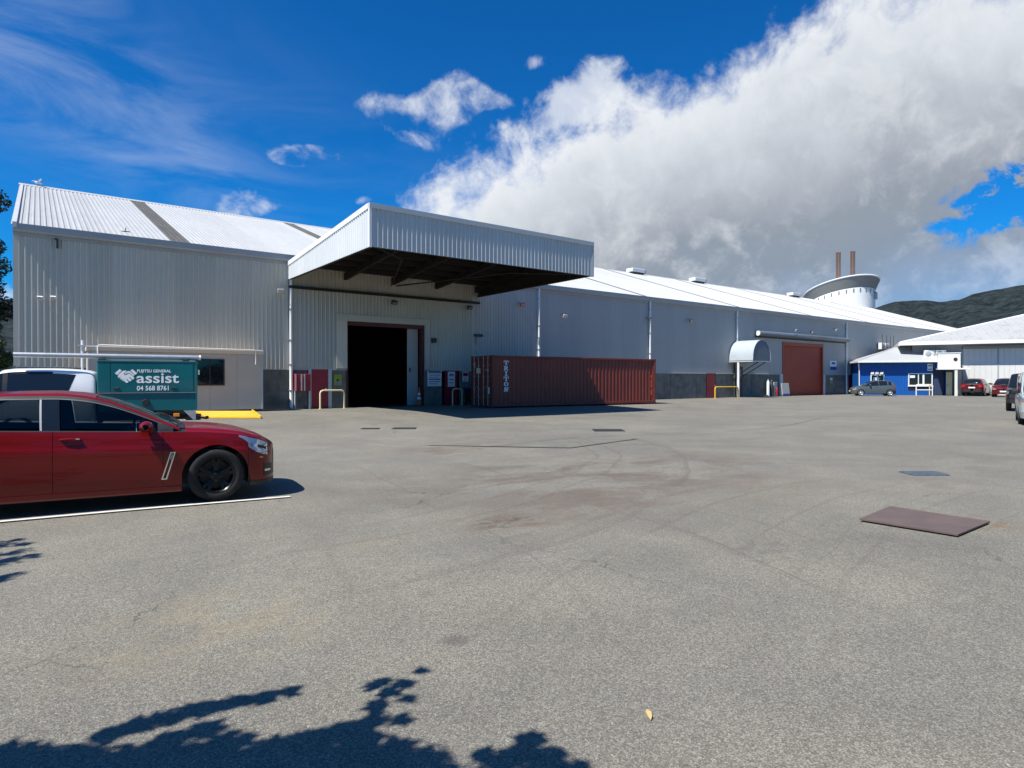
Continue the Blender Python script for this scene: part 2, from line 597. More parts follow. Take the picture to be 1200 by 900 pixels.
    t.l.new(bn.outputs[0], b.inputs['Normal'])
    return m


def concrete_panel():
    m = bpy.data.materials.new('weathered_concrete')
    m.use_nodes = True
    t = NT(m.node_tree)
    b = t.n['Principled BSDF']
    co = t.node('ShaderNodeTexCoord').outputs['Object']
    n = t.noise(co, 1.4, 8.0, 0.65, 0.3)
    st = t.noise(t.map(co, scale=(3.0, 3.0, 0.35)), 1.6, 6.0, 0.6)
    c = t.mix(t.ss(n, 0.3, 0.7), (0.115, 0.112, 0.096), (0.20, 0.195, 0.17))
    c = t.mix(t.m('MULTIPLY', t.ss(st, 0.48, 0.75), 0.6), c, (0.065, 0.066, 0.056))
    t.put(b.inputs['Base Color'], c)
    b.inputs['Roughness'].default_value = 0.85
    bn = t.node('ShaderNodeBump')
    bn.inputs['Strength'].default_value = 0.3
    bn.inputs['Distance'].default_value = 0.01
    t.put(bn.inputs['Height'], t.noise(co, 25.0, 5.0))
    t.l.new(bn.outputs[0], b.inputs['Normal'])
    return m


def foliage(name, c0, c1):
    m = bpy.data.materials.new(name)
    m.use_nodes = True
    t = NT(m.node_tree)
    b = t.n['Principled BSDF']
    co = t.node('ShaderNodeTexCoord').outputs['Object']
    n = t.noise(co, 1.1, 3.0)
    n2 = t.noise(co, 23.0, 2.0)
    c = t.mix(t.ss(t.m('ADD', t.m('MULTIPLY', n, 0.6), t.m('MULTIPLY', n2, 0.4)), 0.35, 0.65), c0, c1)
    t.put(b.inputs['Base Color'], c)
    b.inputs['Roughness'].default_value = 0.5
    b.inputs['Specular IOR Level'].default_value = 0.35
    return m


def paint(name, col, metal=0.0, rough=0.35, flake=False):
    m = bpy.data.materials.new(name)
    m.use_nodes = True
    t = NT(m.node_tree)
    b = t.n['Principled BSDF']
    co = t.node('ShaderNodeTexCoord').outputs['Object']
    n = t.noise(co, 2.2, 6.0, 0.6)
    c = t.mix(1.0, tuple(col), t.grey(t.lin(n, 0.2, 0.8, 0.93, 1.07)), 'MULTIPLY')
    z = t.xyz(co)[2]
    dust = t.m('MULTIPLY', t.ss(t.m('ADD', z, t.m('MULTIPLY', t.noise(co, 5.0, 6.0), 0.35)), 0.62, 0.2), 0.06)
    c = t.mix(dust, c, (0.16, 0.145, 0.12))
    t.put(b.inputs['Base Color'], c)
    b.inputs['Metallic'].default_value = metal
    t.put(b.inputs['Roughness'], t.m('ADD', t.m('MULTIPLY', dust, 1.2), rough))
    b.inputs['Coat Weight'].default_value = 0.42
    b.inputs['Specular IOR Level'].default_value = 0.25
    t.put(b.inputs['Coat Roughness'], t.m('MULTIPLY_ADD', dust, 1.2, 0.03))
    return m


M = {}
M['asphalt'] = asphalt()
M['plinth'] = concrete_panel()
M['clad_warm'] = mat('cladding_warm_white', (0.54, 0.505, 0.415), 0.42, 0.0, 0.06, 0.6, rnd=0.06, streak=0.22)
M['clad_shade'] = mat('cladding_shade_grey', (0.47, 0.455, 0.395), 0.45, 0.0, 0.06, 0.6, rnd=0.06, streak=0.25)  # darker copy of the warm cladding: canopy shade put into its colour
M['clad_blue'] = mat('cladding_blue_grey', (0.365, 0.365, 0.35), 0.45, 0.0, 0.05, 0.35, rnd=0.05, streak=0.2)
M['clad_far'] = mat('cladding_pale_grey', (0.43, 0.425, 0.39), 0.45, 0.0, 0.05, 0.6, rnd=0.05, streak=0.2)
M['roof'] = mat('white_roof_sheet', (0.415, 0.42, 0.41), 0.5, 0.0, 0.06, 0.5, rnd=0.05, streak=0.22)
M['roof_old'] = mat('translucent_sheet_brown', (0.095, 0.088, 0.07), 0.55, 0.0, 0.3, 1.5, streak=0.3)
M['fascia'] = mat('canopy_white_sheet', (0.62, 0.635, 0.62), 0.42, 0.0, 0.05, 0.8, rnd=0.03, streak=0.14)
M['fascia_front'] = mat('canopy_shade_grey', (0.54, 0.535, 0.50), 0.42, 0.0, 0.05, 0.8, rnd=0.04, streak=0.12)  # front sheets greyer than the sides: their shade is put into colour
M['trim'] = mat('pale_metal_trim', (0.50, 0.51, 0.50), 0.45, 0.0, 0.06, 1.0, streak=0.12)
M['white'] = mat('white_paint', (0.78, 0.78, 0.76), 0.45, 0.0, 0.05, 2.0, streak=0.12)
M['gutter'] = mat('grey_gutter', (0.36, 0.37, 0.37), 0.45, 0.0, 0.08, 1.0, streak=0.2)
M['darksteel'] = mat('dark_steel', (0.045, 0.042, 0.038), 0.6, 0.0, 0.2, 2.0)
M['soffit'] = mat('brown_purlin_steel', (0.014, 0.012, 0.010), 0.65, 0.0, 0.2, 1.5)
M['awnfront'] = mat('dark_awning_sheet', (0.13, 0.155, 0.18), 0.5, 0.0, 0.08, 2.0)
M['hood'] = mat('blue_grey_hood', (0.17, 0.20, 0.235), 0.4, 0.3, 0.12, 2.0)
M['awnside'] = mat('pale_awning_sheet', (0.42, 0.47, 0.49), 0.4, 0.0, 0.08, 2.0)
M['seam'] = mat('weathered_lap_flashing', (0.15, 0.15, 0.145), 0.55, 0.0, 0.15, 1.0)
M['galv'] = mat('galvanised_steel', (0.45, 0.47, 0.49), 0.4, 0.6, 0.12, 6.0)
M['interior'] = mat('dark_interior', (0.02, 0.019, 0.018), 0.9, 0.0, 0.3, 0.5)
M['reddoor'] = mat('red_door_paint', (0.30, 0.012, 0.024), 0.45, 0.0, 0.08, 1.5, streak=0.1)
M['rollerred'] = mat('dark_red_roller_door', (0.36, 0.043, 0.013), 0.5, 0.0, 0.1, 0.8, streak=0.2)
M['container'] = mat('maroon_container_paint', (0.200, 0.034, 0.020), 0.5, 0.0, 0.14, 0.8, streak=0.22, dirt=((0.10, 0.035, 0.02), 2.4, 0.62))
M['contsteel'] = mat('scuffed_container_frame', (0.17, 0.031, 0.019), 0.55, 0.0, 0.2, 2.0, dirt=((0.19, 0.085, 0.04), 3.0, 0.58))
M['shed'] = mat('beige_shed_panel', (0.56, 0.475, 0.375), 0.6, 0.0, 0.05, 0.7, streak=0.12)
M['yellow'] = mat('yellow_paint', (0.75, 0.42, 0.015), 0.5, 0.0, 0.1, 2.5, dirt=((0.30, 0.17, 0.05), 3.0, 0.6))
M['cream'] = mat('cream_paint', (0.72, 0.62, 0.36), 0.5, 0.0, 0.08, 3.0)
M['teal'] = mat('teal_vehicle_paint', (0.004, 0.115, 0.128), 0.3, 0.0, 0.05, 1.0, coat=0.6)
M['signwhite'] = mat('white_lettering', (0.82, 0.83, 0.82), 0.5, 0.0, 0.03, 4.0)
M['black'] = mat('black_plastic', (0.018, 0.018, 0.019), 0.5, 0.0, 0.15, 5.0)
M['rubber'] = mat('tyre_rubber', (0.009, 0.009, 0.009), 0.8, 0.0, 0.2, 8.0, bump=0.2)
M['rimblack'] = mat('satin_black_rim', (0.012, 0.012, 0.013), 0.28, 0.6, 0.1, 6.0)
M['rimsilver'] = mat('silver_rim', (0.62, 0.63, 0.65), 0.3, 0.7, 0.1, 6.0)
M['chrome'] = mat('chrome', (0.75, 0.76, 0.78), 0.12, 1.0, 0.04, 6.0)
M['glass'] = mat('dark_tinted_glass', (0.010, 0.013, 0.016), 0.03, 0.0, 0.1, 1.0, spec=0.6)
M['glassteal'] = mat('greenish_windscreen', (0.035, 0.055, 0.055), 0.04, 0.0, 0.1, 1.0, spec=0.6)
M['lens'] = mat('headlamp_lens', (0.40, 0.43, 0.46), 0.08, 0.55, 0.15, 16.0, coat=1.0)
M['tail'] = mat('red_tail_lens', (0.45, 0.012, 0.012), 0.15, 0.0, 0.1, 8.0, coat=1.0)
M['amber'] = mat('amber_lens', (0.75, 0.25, 0.03), 0.15, 0.0, 0.1, 8.0, coat=1.0)
M['redpaint'] = paint('deep_red_car_paint', (0.165, 0.003, 0.003), 0.0, 0.3)
M['redsuv'] = paint('red_suv_paint', (0.105, 0.003, 0.006), 0.0, 0.3)
M['whitepaint'] = paint('white_car_paint', (0.74, 0.75, 0.75), 0.0, 0.35)
M['greypaint'] = paint('steel_grey_car_paint', (0.085, 0.11, 0.115), 0.2, 0.3)
M['silverpaint'] = paint('silver_green_van_paint', (0.46, 0.53, 0.53), 0.3, 0.3)
M['blackpaint'] = paint('black_car_paint', (0.012, 0.012, 0.014), 0.1, 0.3)
M['hutblue'] = mat('blue_hut_cladding', (0.003, 0.085, 0.34), 0.5, 0.0, 0.05, 0.8, streak=0.06)
M['whitewall'] = mat('white_building_wall', (0.64, 0.63, 0.58), 0.6, 0.0, 0.05, 0.5, streak=0.10)
M['greyshade'] = mat('wall_shade_and_grey', (0.27, 0.27, 0.265), 0.6, 0.0, 0.08, 0.5, streak=0.1)
M['lichen'] = mat('white_roof_with_lichen', (0.40, 0.40, 0.385), 0.6, 0.0, 0.06, 0.6, dirt=((0.20, 0.20, 0.185), 1.3, 0.54))
M['rust'] = mat('rusty_plate_steel', (0.140, 0.100, 0.088), 0.62, 0.3, 0.22, 2.5, dirt=((0.17, 0.075, 0.035), 4.0, 0.58), bump=0.15, bscale=30)
M['iron'] = mat('cast_iron', (0.045, 0.045, 0.047), 0.6, 0.5, 0.25, 9.0, bump=0.4)
M['linepaint'] = mat('worn_white_line', (0.66, 0.65, 0.60), 0.75, 0.0, 0.12, 5.0, dirt=((0.28, 0.27, 0.24), 11.0, 0.60))
M['bark'] = mat('bark', (0.10, 0.08, 0.06), 0.9, 0.0, 0.25, 4.0, bump=0.6, bscale=12)
M['leaf_dark'] = foliage('dark_leaves', (0.012, 0.022, 0.008), (0.035, 0.055, 0.018))
M['leaf_mid'] = foliage('mid_leaves', (0.025, 0.045, 0.014), (0.06, 0.085, 0.025))
M['greenyellow'] = mat('green_yellow_sign', (0.26, 0.34, 0.03), 0.5, 0.0, 0.05, 3.0)
M['signblue'] = mat('sign_blue', (0.02, 0.06, 0.35), 0.5, 0.0, 0.05, 3.0)
M['signgrey'] = mat('sign_grey_print', (0.22, 0.24, 0.28), 0.5, 0.0, 0.05, 3.0)
M['orange'] = mat('orange_plastic', (0.72, 0.11, 0.02), 0.5, 0.0, 0.08, 3.0)
M['terracotta'] = mat('brown_flue_metal', (0.22, 0.115, 0.075), 0.5, 0.2, 0.15, 1.5)
M['towerwhite'] = mat('tower_white_render', (0.80, 0.79, 0.74), 0.6, 0.0, 0.04, 0.5)
M['soffgrey'] = mat('grey_soffit', (0.20, 0.205, 0.19), 0.6, 0.0, 0.06, 0.8)
M['leafdry'] = mat('dry_leaf', (0.55, 0.42, 0.16), 0.7, 0.0, 0.15, 30.0)

# ------------------------------------------------------------------ ground, hills
def build_ground():
    xs = [-6000, -2500, -900, -300, -120, -70] + [-50 + 2.0 * i for i in range(56)] + [66, 80, 120, 300, 900, 2500, 6000]
    ys = [-6000, -2500, -900, -300, -120, -70, -55] + [-45 + 1.0 * i for i in range(46)] + [4, 10, 20, 60, 120, 300, 900, 2500, 6000]
    b = MB()
    b.grid([[(x, y, gz(x, y) + (0.012 * mnoise.noise(Vector((x * 0.35, y * 0.35, 0))) if -50 < x < 60 and -45 < y < -2 else 0.0)) for x in xs] for y in ys])
    o = b.build('yard_ground', M['asphalt'], smooth=True, angle=None)
    setting(o)


build_ground()


def strip(name, pts, w, m, lift=0.006, kind='structure', seg=0.5):
    """flat painted or tarred band following the ground"""
    P = []
    for a, c in zip(pts[:-1], pts[1:]):
        L = math.hypot(c[0] - a[0], c[1] - a[1])
        n = max(1, int(L / seg))
        P += [(a[0] + (c[0] - a[0]) * i / n, a[1] + (c[1] - a[1]) * i / n) for i in range(n)]
    P.append(pts[-1])
    rows = []
    for i, p in enumerate(P):
        q0, q1 = P[max(0, i - 1)], P[min(len(P) - 1, i + 1)]
        tx, ty = q1[0] - q0[0], q1[1] - q0[1]
        L = math.hypot(tx, ty) or 1
        nx, ny = -ty / L * w / 2, tx / L * w / 2
        rows.append([(x, y, gz(x, y) + 0.012 * mnoise.noise(Vector((x * 0.35, y * 0.35, 0))) + lift + 0.012) for x, y in ((p[0] - nx, p[1] - ny), (p[0] + nx, p[1] + ny))])
    b = MB()
    b.grid(rows, flip=True)
    o = b.build(name, m)
    return setting(o, kind)


strip('painted_bay_line', [(-29.0, -23.72), (-22.08, -24.52)], 0.075, M['linepaint'])
M['tarseam'] = mat('tar_seam', (0.085, 0.08, 0.072), 0.7, 0.0, 0.2, 6.0)
for pts, w in (([(-16.9, -19.0), (-14.6, -22.0)], 0.022), ([(-14.6, -22.0), (-11.4, -21.2)], 0.018), ([(-17.6, -18.0), (-16.9, -19.0)], 0.02),
               ([(-16.6, -20.6), (-12.0, -19.6), (-9.0, -20.9)], 0.02), ([(-9.5, -21.5), (-3.5, -21.0), (3.0, -19.0)], 0.025)):
    strip('tar_seam', pts, w, M['tarseam'])
M['patch'] = asphalt('asphalt_repair_patch', dark=(0.93, 0.96, 0.98))


def patch(corners):
    n = 8
    A, B, C, D = [Vector((x, y, 0)) for x, y in corners]
    rows = []
    for i in range(n + 1):
        p, q = A.lerp(D, i / n), B.lerp(C, i / n)
        row = []
        for j in range(n + 1):
            r = p.lerp(q, j / n)
            if i in (0, n) or j in (0, n):
                r = r + Vector((mnoise.noise(Vector((r.x * 2, r.y * 2, 4))), mnoise.noise(Vector((r.x * 2, r.y * 2, 9))), 0)) * .06
            row.append((r.x, r.y, gz(r.x, r.y) + 0.012 * mnoise.noise(Vector((r.x * 0.35, r.y * 0.35, 0))) + .013))
        rows.append(row)
    b = MB()
    b.grid(rows)
    setting(b.build('asphalt_patch', M['patch'], smooth=True, angle=None))


patch([(-14.6, -22.0), (-11.4, -21.2), (-12.0, -19.6), (-16.9, -19.0)])


def build_hills():
    """bush-covered range beyond the yard"""
    # (azimuth deg about the yard view, skyline elevation as tan)
    sky = [(-75, .09), (-45, .10), (-25, .095), (0, .085), (20, .085), (26, .088), (29.3, .098), (31.1, .108), (32.8, .1085), (34.4, .101), (36, .108),
           (37.6, .1125), (38.9, .116), (43, .13), (50, .12), (60, .135), (75, .11), (95, .10)]
    def f(a):
        for (a0, v0), (a1, v1) in zip(sky[:-1], sky[1:]):
            if a0 <= a <= a1:
                t = (a - a0) / (a1 - a0)
                t = t * t * (3 - 2 * t)
                return v0 + (v1 - v0) * t
        return sky[-1][1]
    rows = []
    RS = list(range(700, 2060, 40)) + [2200, 2500, 3000]
    n = 420
    for ri, r in enumerate(RS):
        row = []
        for i in range(n + 1):
            a = -75 + 170.0 * i / n
            k = min(1.0, (r - 700) / 1250.0)
            prof = k ** 1.1 if r <= 1950 else max(0.0, 1 - (r - 1950) / 1300.0)
            ar = math.radians(a)
            x, y = cw(math.sin(ar) * r, math.cos(ar) * r)
            p = Vector((x * 0.004, y * 0.004, 0.3))
            rid = mnoise.fractal(p, 0.9, 2.1, 5)
            gul = 1 - abs(mnoise.noise(Vector((a * 0.55 + rid * .6, r * 0.0012, 2.0)))) * 1.6
            h = f(a) * 1950 * math.cos(0) * prof * (1 + 0.0 * rid) + (rid * 30 + gul * 16 - 8) * prof * (0.25 if r > 1800 else 1.0) \
                + 5.0 * mnoise.noise(Vector((x * 0.03, y * 0.03, 0))) * prof
            row.append((x, y, h - 1.0))
        rows.append(row)
    b = MB()
    b.grid(rows, flip=True)
    m = bpy.data.materials.new('bush_hillside')
    m.use_nodes = True
    t = NT(m.node_tree)
    bs = t.n['Principled BSDF']
    co = t.node('ShaderNodeTexCoord').outputs['Object']
    n1 = t.noise(co, 0.006, 7.0, 0.6)
    n2 = t.noise(co, 0.05, 6.0, 0.7)
    c = t.mix(t.ss(n2, 0.35, 0.65), (0.007, 0.011, 0.014), (0.030, 0.042, 0.040))  # kept dark so that cloud shadow on the range sits in the colour
    c = t.mix(t.m('MULTIPLY', t.ss(n1, 0.60, 0.74), 0.5), c, (0.075, 0.095, 0.045))
    t.put(bs.inputs['Base Color'], c)
    bs.inputs['Roughness'].default_value = 0.9
    bs.inputs['Specular IOR Level'].default_value = 0.1
    bn = t.node('ShaderNodeBump')
    bn.inputs['Strength'].default_value = 0.8
    bn.inputs['Distance'].default_value = 8.0
    t.put(bn.inputs['Height'], n2)
    t.l.new(bn.outputs[0], bs.inputs['Normal'])
    o = b.build('hills', m, smooth=True, angle=None)
    setting(o)


build_hills()


# ------------------------------------------------------------------ sheet metal
def rib_profile(w, pitch_n, depth, crown=0.18, flank=0.16):
    """(u, d) points of a trapezoidal profile, pitch_n ribs across width w"""
    p = w / pitch_n
    pts = [(0, 0)]
    for i in range(pitch_n):
        c = (i + 0.5) * p
        pts += [(c - p * (crown / 2 + flank), 0), (c - p * crown / 2, depth), (c + p * crown / 2, depth), (c + p * (crown / 2 + flank), 0)]
    pts.append((w, 0))
    return pts


def sheet_mb(w, z0, z1, nr, depth, ztop=None):
    """vertical sheet in the X-Z plane, ribs standing out towards -Y"""
    pr = rib_profile(w, nr, depth)
    rows = [[(u, -d, z0) for u, d in pr], [(u, -d, z1 if ztop is None else ztop(u)) for u, d in pr]]
    b = MB()
    b.grid(rows)
    return b


_sheets = {}


def sheet(name, key, w, z0, z1, nr, depth, m, parent, loc, rot=(0, 0, 0)):
    k = (key, round(w, 3), round(z0, 3), round(z1, 3), nr)
    if k not in _sheets:
        _sheets[k] = sheet_mb(w, z0, z1, nr, depth).mesh(name, m)
    o = link(name, _sheets[k], parent, loc)
    o.rotation_euler = rot
    return o


# ------------------------------------------------------------------ warehouse
XL, XR = -25.6, 87.0
RY, RZ, EZ = 16.7, 13.7, 7.92
wh = thing('warehouse', 'long corrugated warehouse with white pitched roof along the yard', 'warehouse', (0, 0, 0))
PLT = 2.1


def clad(x0, x1, z0, z1, n, nr, depth, m, key, y=-0.04):
    w = (x1 - x0) / n
    for i in range(n):
        sheet('cladding_sheet', key, w, z0, z1, nr, depth, m, wh, (x0 + i * w, y, 0))


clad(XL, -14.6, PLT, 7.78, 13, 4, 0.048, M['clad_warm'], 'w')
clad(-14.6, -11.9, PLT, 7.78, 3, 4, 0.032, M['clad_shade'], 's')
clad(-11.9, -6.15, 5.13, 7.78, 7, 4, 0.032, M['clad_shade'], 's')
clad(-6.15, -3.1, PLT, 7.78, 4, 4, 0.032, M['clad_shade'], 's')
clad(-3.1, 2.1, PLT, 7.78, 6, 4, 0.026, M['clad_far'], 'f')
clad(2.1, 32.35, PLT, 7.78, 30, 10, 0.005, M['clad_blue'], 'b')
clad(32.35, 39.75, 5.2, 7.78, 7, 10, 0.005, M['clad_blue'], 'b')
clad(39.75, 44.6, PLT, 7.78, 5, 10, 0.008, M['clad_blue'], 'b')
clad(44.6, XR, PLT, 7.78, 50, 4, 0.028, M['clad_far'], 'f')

# precast plinth panels with recessed joints
PX = [XL, -23.0, -20.0, -17.0, -14.4, -13.45], [-12.15, -11.32], [-6.5, -5.25], [-4.0, -3.1, 0.0, 3.0, 6.0, 9.0, 12.0, 15.9, 19.2, 20.55], \
     [21.85, 24.0, 27.2, 30.4, 32.3], [39.8, 42.3, 44.6, 45.5], [46.75, 49.5, 53, 56.5, 60, 64, 68, 72, 76, 80, 84, XR]
for run in PX:
    for a, c in zip(run[:-1], run[1:]):
        b = MB()
        b.bev(a + 0.012, c - 0.012, 0.0, 0.20, -0.3, PLT + 0.05, 0.015)
        b.build('plinth_panel', M['plinth'], wh)
# drip flashing over the plinth
for a, c in ((XL, -13.4), (-12.2, -11.32), (-6.48, -5.2), (-4.0, 20.5), (21.9, 32.3), (39.8, 45.5), (46.8, XR)):
    b = MB()
    b.box(a, c, -0.085, 0.0, PLT - 0.035, PLT + 0.004)
    b.build('drip_flashing', M['trim'], wh)
# corner trims and cover strips at the joints
for x, m in ((XL, 'clad_warm'), (-14.6, 'clad_warm'), (-3.1, 'clad_shade'), (2.12, 'trim'), (XR, 'trim')):
    b = MB()
    b.box(x - 0.09, x + 0.09, -0.085, 0.02, PLT + 0.006, 7.74)
    b.build('cover_strip', M[m], wh)
# roof sheets
L_SL = math.hypot(RY + 0.22, RZ - EZ)
TH = math.atan2(RZ - EZ, RY + 0.22)
NR = 134
rw = (XR - XL + 0.3) / NR
bands = set(int((x - XL + 0.15) / rw) for x in (-19.6, -9.4))
for i in range(NR):
    old = i in bands
    sheet('roof_sheet', 'old' if old else 'roof', rw, 0, L_SL, 4, 0.045, M['roof_old'] if old else M['roof'], wh,
          (XL - 0.15 + i * rw, -0.22, EZ + 0.02), (-(PI / 2 - TH), 0, 0))
up = Vector((0, math.cos(TH), math.sin(TH)))
nn = Vector((0, -math.sin(TH), math.cos(TH)))
for x in (0.6, 12.7, 24.9, 37.1, 49.3, 61.5, 73.7):
    b = MB()
    p0 = Vector((x, -0.21, EZ + 0.03))
    vs = []
    for s in (0.02, L_SL - 0.05):
        for dx in (-0.09, 0.09):
            for h in (0.0, 0.07):
                q = p0 + up * s + nn * h
                vs.append((q.x + dx, q.y, q.z))
    b.add(vs, [(0, 1, 3, 2), (4, 6, 7, 5), (1, 5, 7, 3), (0, 2, 6, 4), (0, 4, 5, 1), (2, 3, 7, 6)])
    b.build('roof_seam_flashing', M['seam'], wh)
b = MB()
b.prism([(RY - 0.35, RZ - 0.07), (RY, RZ + 0.11), (RY + 0.225, RZ - 0.07)], XL - 0.2, XR + 0.2, 'x')
b.build('ridge_cap', M['roof'], wh)
b = MB()
b.add([(XL - .15, RY, RZ), (XR + .15, RY, RZ), (XR + .15, 2 * RY + .3, EZ), (XL - .15, 2 * RY + .3, EZ)], [(0, 1, 2, 3)])
b.add([(XL - .15, RY, RZ - .12), (XR + .15, RY, RZ - .12), (XR + .15, 2 * RY + .3, EZ - .12), (XL - .15, 2 * RY + .3, EZ - .12)], [(3, 2, 1, 0)])
b.build('back_roof', M['roof'], wh)
b = MB()
b.box(XL, XR, 2 * RY - .2, 2 * RY, -0.3, EZ - .1)
b.build('back_wall', M['clad_far'], wh)
for x0, x1 in ((XL - 0.02, XL + 0.13), (XR - 0.13, XR + 0.02)):
    b = MB()
    b.prism([(0.21, -0.3), (2 * RY - 0.21, -0.3), (2 * RY - 0.21, EZ - 0.1), (RY, RZ - 0.14), (0.21, EZ - 0.05)], x0, x1, 'x')
    b.build('end_wall', M['clad_far'], wh)
# barge flashing at both gables
for x in (XL - 0.10, XR + 0.08):
    b = MB()
    q = [(-0.33, EZ - 0.12), (RY, RZ - 0.10), (RY, RZ + 0.09), (-0.33, EZ + 0.10)]
    b.prism(q, x, x + 0.14, 'x')
    b.build('barge_flashing', M['trim'], wh)
# eave gutter in bay lengths
gx = [XL - 0.1, -14.55, -3.0, 2.2, 13.3, 24.8, 36.0, 44.6, 58.0, 72.0, XR]
for a, c in zip(gx[:-1], gx[1:]):
    b = MB()
    b.prism([(-0.045, 7.66), (-0.24, 7.66), (-0.285, 7.72), (-0.285, 7.955), (-0.30, 7.955), (-0.30, 7.98), (-0.265, 7.98), (-0.265, 7.735), (-0.225, 7.69), (-0.045, 7.69)], a + 0.004, c - 0.004, 'x')
    b.box(a + 0.01, c - 0.01, -0.10, -0.03, 7.50, 7.658)
    b.build('gutter', M['gutter'], wh)
# downpipes
for x in (-14.37, 2.17, 13.3, 24.77, 44.65):
    b = MB()
    b.tube([(x, -0.17, 7.68), (x, -0.17, 7.58), (x, -0.155, 7.40), (x, -0.155, 2.25)], 0.075, 12)
    b.tube([(x, -0.155, 2.32), (x, -0.155, 0.16), (x, -0.27, 0.05)], 0.085, 12)
    d = b.build('downpipe', M['white'], wh, smooth=True)
    for z in (7.0, 5.2, 3.6, 2.34, 1.0):
        bb = MB()
        bb.box(x - 0.11, x + 0.11, -0.25, -0.07, z - 0.02, z + 0.02)
        bb.build('pipe_bracket', M['galv'], d)

M['maroon'] = mat('dark_maroon_frame', (0.075, 0.010, 0.010), 0.5, 0.0, 0.15, 1.5, streak=0.2)
# dark loading doorway with frame, reveal and interior
b = MB()
b.box(-11.9, -11.3, -0.10, 0.06, PLT + 0.05, 4.76)
b.build('door_jamb', M['clad_warm'], wh)
b = MB()
b.box(-11.9, -6.15, -0.11, 0.06, 4.765, 5.125)
b.build('door_head', M['clad_warm'], wh)
b = MB()
b.box(-6.46, -6.15, -0.10, 0.06, PLT + 0.05, 4.76)
b.build('door_jamb', M['clad_shade'], wh)
b = MB()
b.box(-11.3, -6.5, 0.03, 0.40, 4.55, 4.76)
b.box(-6.62, -6.50, 0.03, 0.40, 0.0, 4.55)
b.box(-11.32, -11.20, 0.03, 0.40, 0.0, 4.55)
b.build('door_reveal', M['maroon'], wh)
b = MB()
b.bev(-7.36, -6.66, 0.45, 0.52, 0.02, 4.7, 0.01)
for z in (1.2, 2.35, 3.5):
    b.box(-7.33, -6.69, 0.435, 0.455, z - 0.012, z + 0.012)
lf = b.build('sliding_door_leaf', M['clad_far'], wh)
b = MB()
b.bev(-7.26, -7.20, 0.36, 0.43, 2.0, 2.25, 0.01)
b.build('handle', M['black'], lf)
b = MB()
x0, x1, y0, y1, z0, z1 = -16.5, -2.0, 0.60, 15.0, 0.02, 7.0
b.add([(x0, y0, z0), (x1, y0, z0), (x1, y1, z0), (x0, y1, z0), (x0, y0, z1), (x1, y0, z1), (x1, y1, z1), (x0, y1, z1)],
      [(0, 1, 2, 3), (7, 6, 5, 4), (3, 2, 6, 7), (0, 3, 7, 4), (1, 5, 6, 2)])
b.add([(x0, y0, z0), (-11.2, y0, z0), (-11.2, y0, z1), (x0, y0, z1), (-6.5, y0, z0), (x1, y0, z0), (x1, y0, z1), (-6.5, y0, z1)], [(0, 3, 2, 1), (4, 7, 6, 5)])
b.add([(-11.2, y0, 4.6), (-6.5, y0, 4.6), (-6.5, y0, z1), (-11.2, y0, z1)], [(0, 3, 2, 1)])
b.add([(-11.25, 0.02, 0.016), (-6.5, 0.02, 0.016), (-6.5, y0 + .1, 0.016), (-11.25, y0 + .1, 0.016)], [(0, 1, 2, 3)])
b.build('interior_shade_box', M['interior'], wh)  # near-black walls and floor put the doorway's darkness into colour

# small red doors in the plinth
def plinth_door(x0, x1, zt, jam=True):
    b = MB()
    b.bev(x0, x1, -0.005, 0.06, 0.03, zt, 0.008)
    d = b.build('red_door', M['reddoor'], wh)
    if jam:
        b = MB()
        b.box(x0 - 0.17, x0 - 0.01, -0.06, 0.08, 0.0, zt + 0.04)
        b.box(x1 + 0.01, x1 + 0.20, -0.06, 0.08, 0.0, zt + 0.04)
        b.build('door_frame', M['trim'], d)
    b = MB()
    b.bev(x1 - 0.16, x1 - 0.10, -0.06, 0.0, 0.98, 1.10, 0.01)
    b.build('handle', M['chrome'], d)
    return d


plinth_door(-13.26, -12.36, 2.13)
plinth_door(-5.07, -4.17, 2.15, False)
plinth_door(20.6, 21.8, 2.2, False)
plinth_door(45.55, 46.7, 2.2, False)

# red roller door, its head box and side guides
b = MB()
n = 44
rows = []
for i in range(n * 2 + 1):
    z = 0.02 + 5.08 * i / (n * 2)
    rows.append([(32.4, 0.05 - (0.018 if i % 2 else 0.0), z), (39.7, 0.05 - (0.018 if i % 2 else 0.0), z)])
b.grid(rows, flip=True)
rd = b.build('roller_door', M['rollerred'], wh)
b = MB()
b.box(32.25, 32.4, -0.10, 0.10, 0.0, 5.2)
b.box(39.7, 39.85, -0.10, 0.10, 0.0, 5.2)
b.box(32.4, 39.7, -0.085, 0.11, 4.86, 5.2)
b.build('door_guide', M['rollerred'], rd)
b = MB()
b.box(31.75, 32.25, -0.13, 0.10, 0.0, 2.1)
b.build('concrete_jamb', M['trim'], wh)
b = MB()
b.box(39.85, 40.25, -0.13, 0.10, 0.0, 2.1)
b.build('concrete_jamb', M['trim'], wh)
# round hood that runs along the wall above the roller door
b = MB()
b.lathe([(0.0, 27.7), (0.21, 27.7), (0.24, 27.75), (0.24, 33.0), (0.25, 33.02), (0.25, 38.4), (0.24, 38.42), (0.24, 44.5), (0.0, 44.5)], 16, (0, -0.36, 5.80), 'x')
hd = b.build('door_track_hood', M['hood'], wh, smooth=True)
b = MB()
b.box(27.7, 44.5, -0.16, -0.045, 5.45, 5.55)
b.build('track_rail', M['darksteel'], hd)
b = MB()
b.lathe([(0.0, 27.66), (0.225, 27.66), (0.225, 27.70)], 16, (0, -0.36, 5.80), 'x')
b.build('end_cap', M['white'], hd)


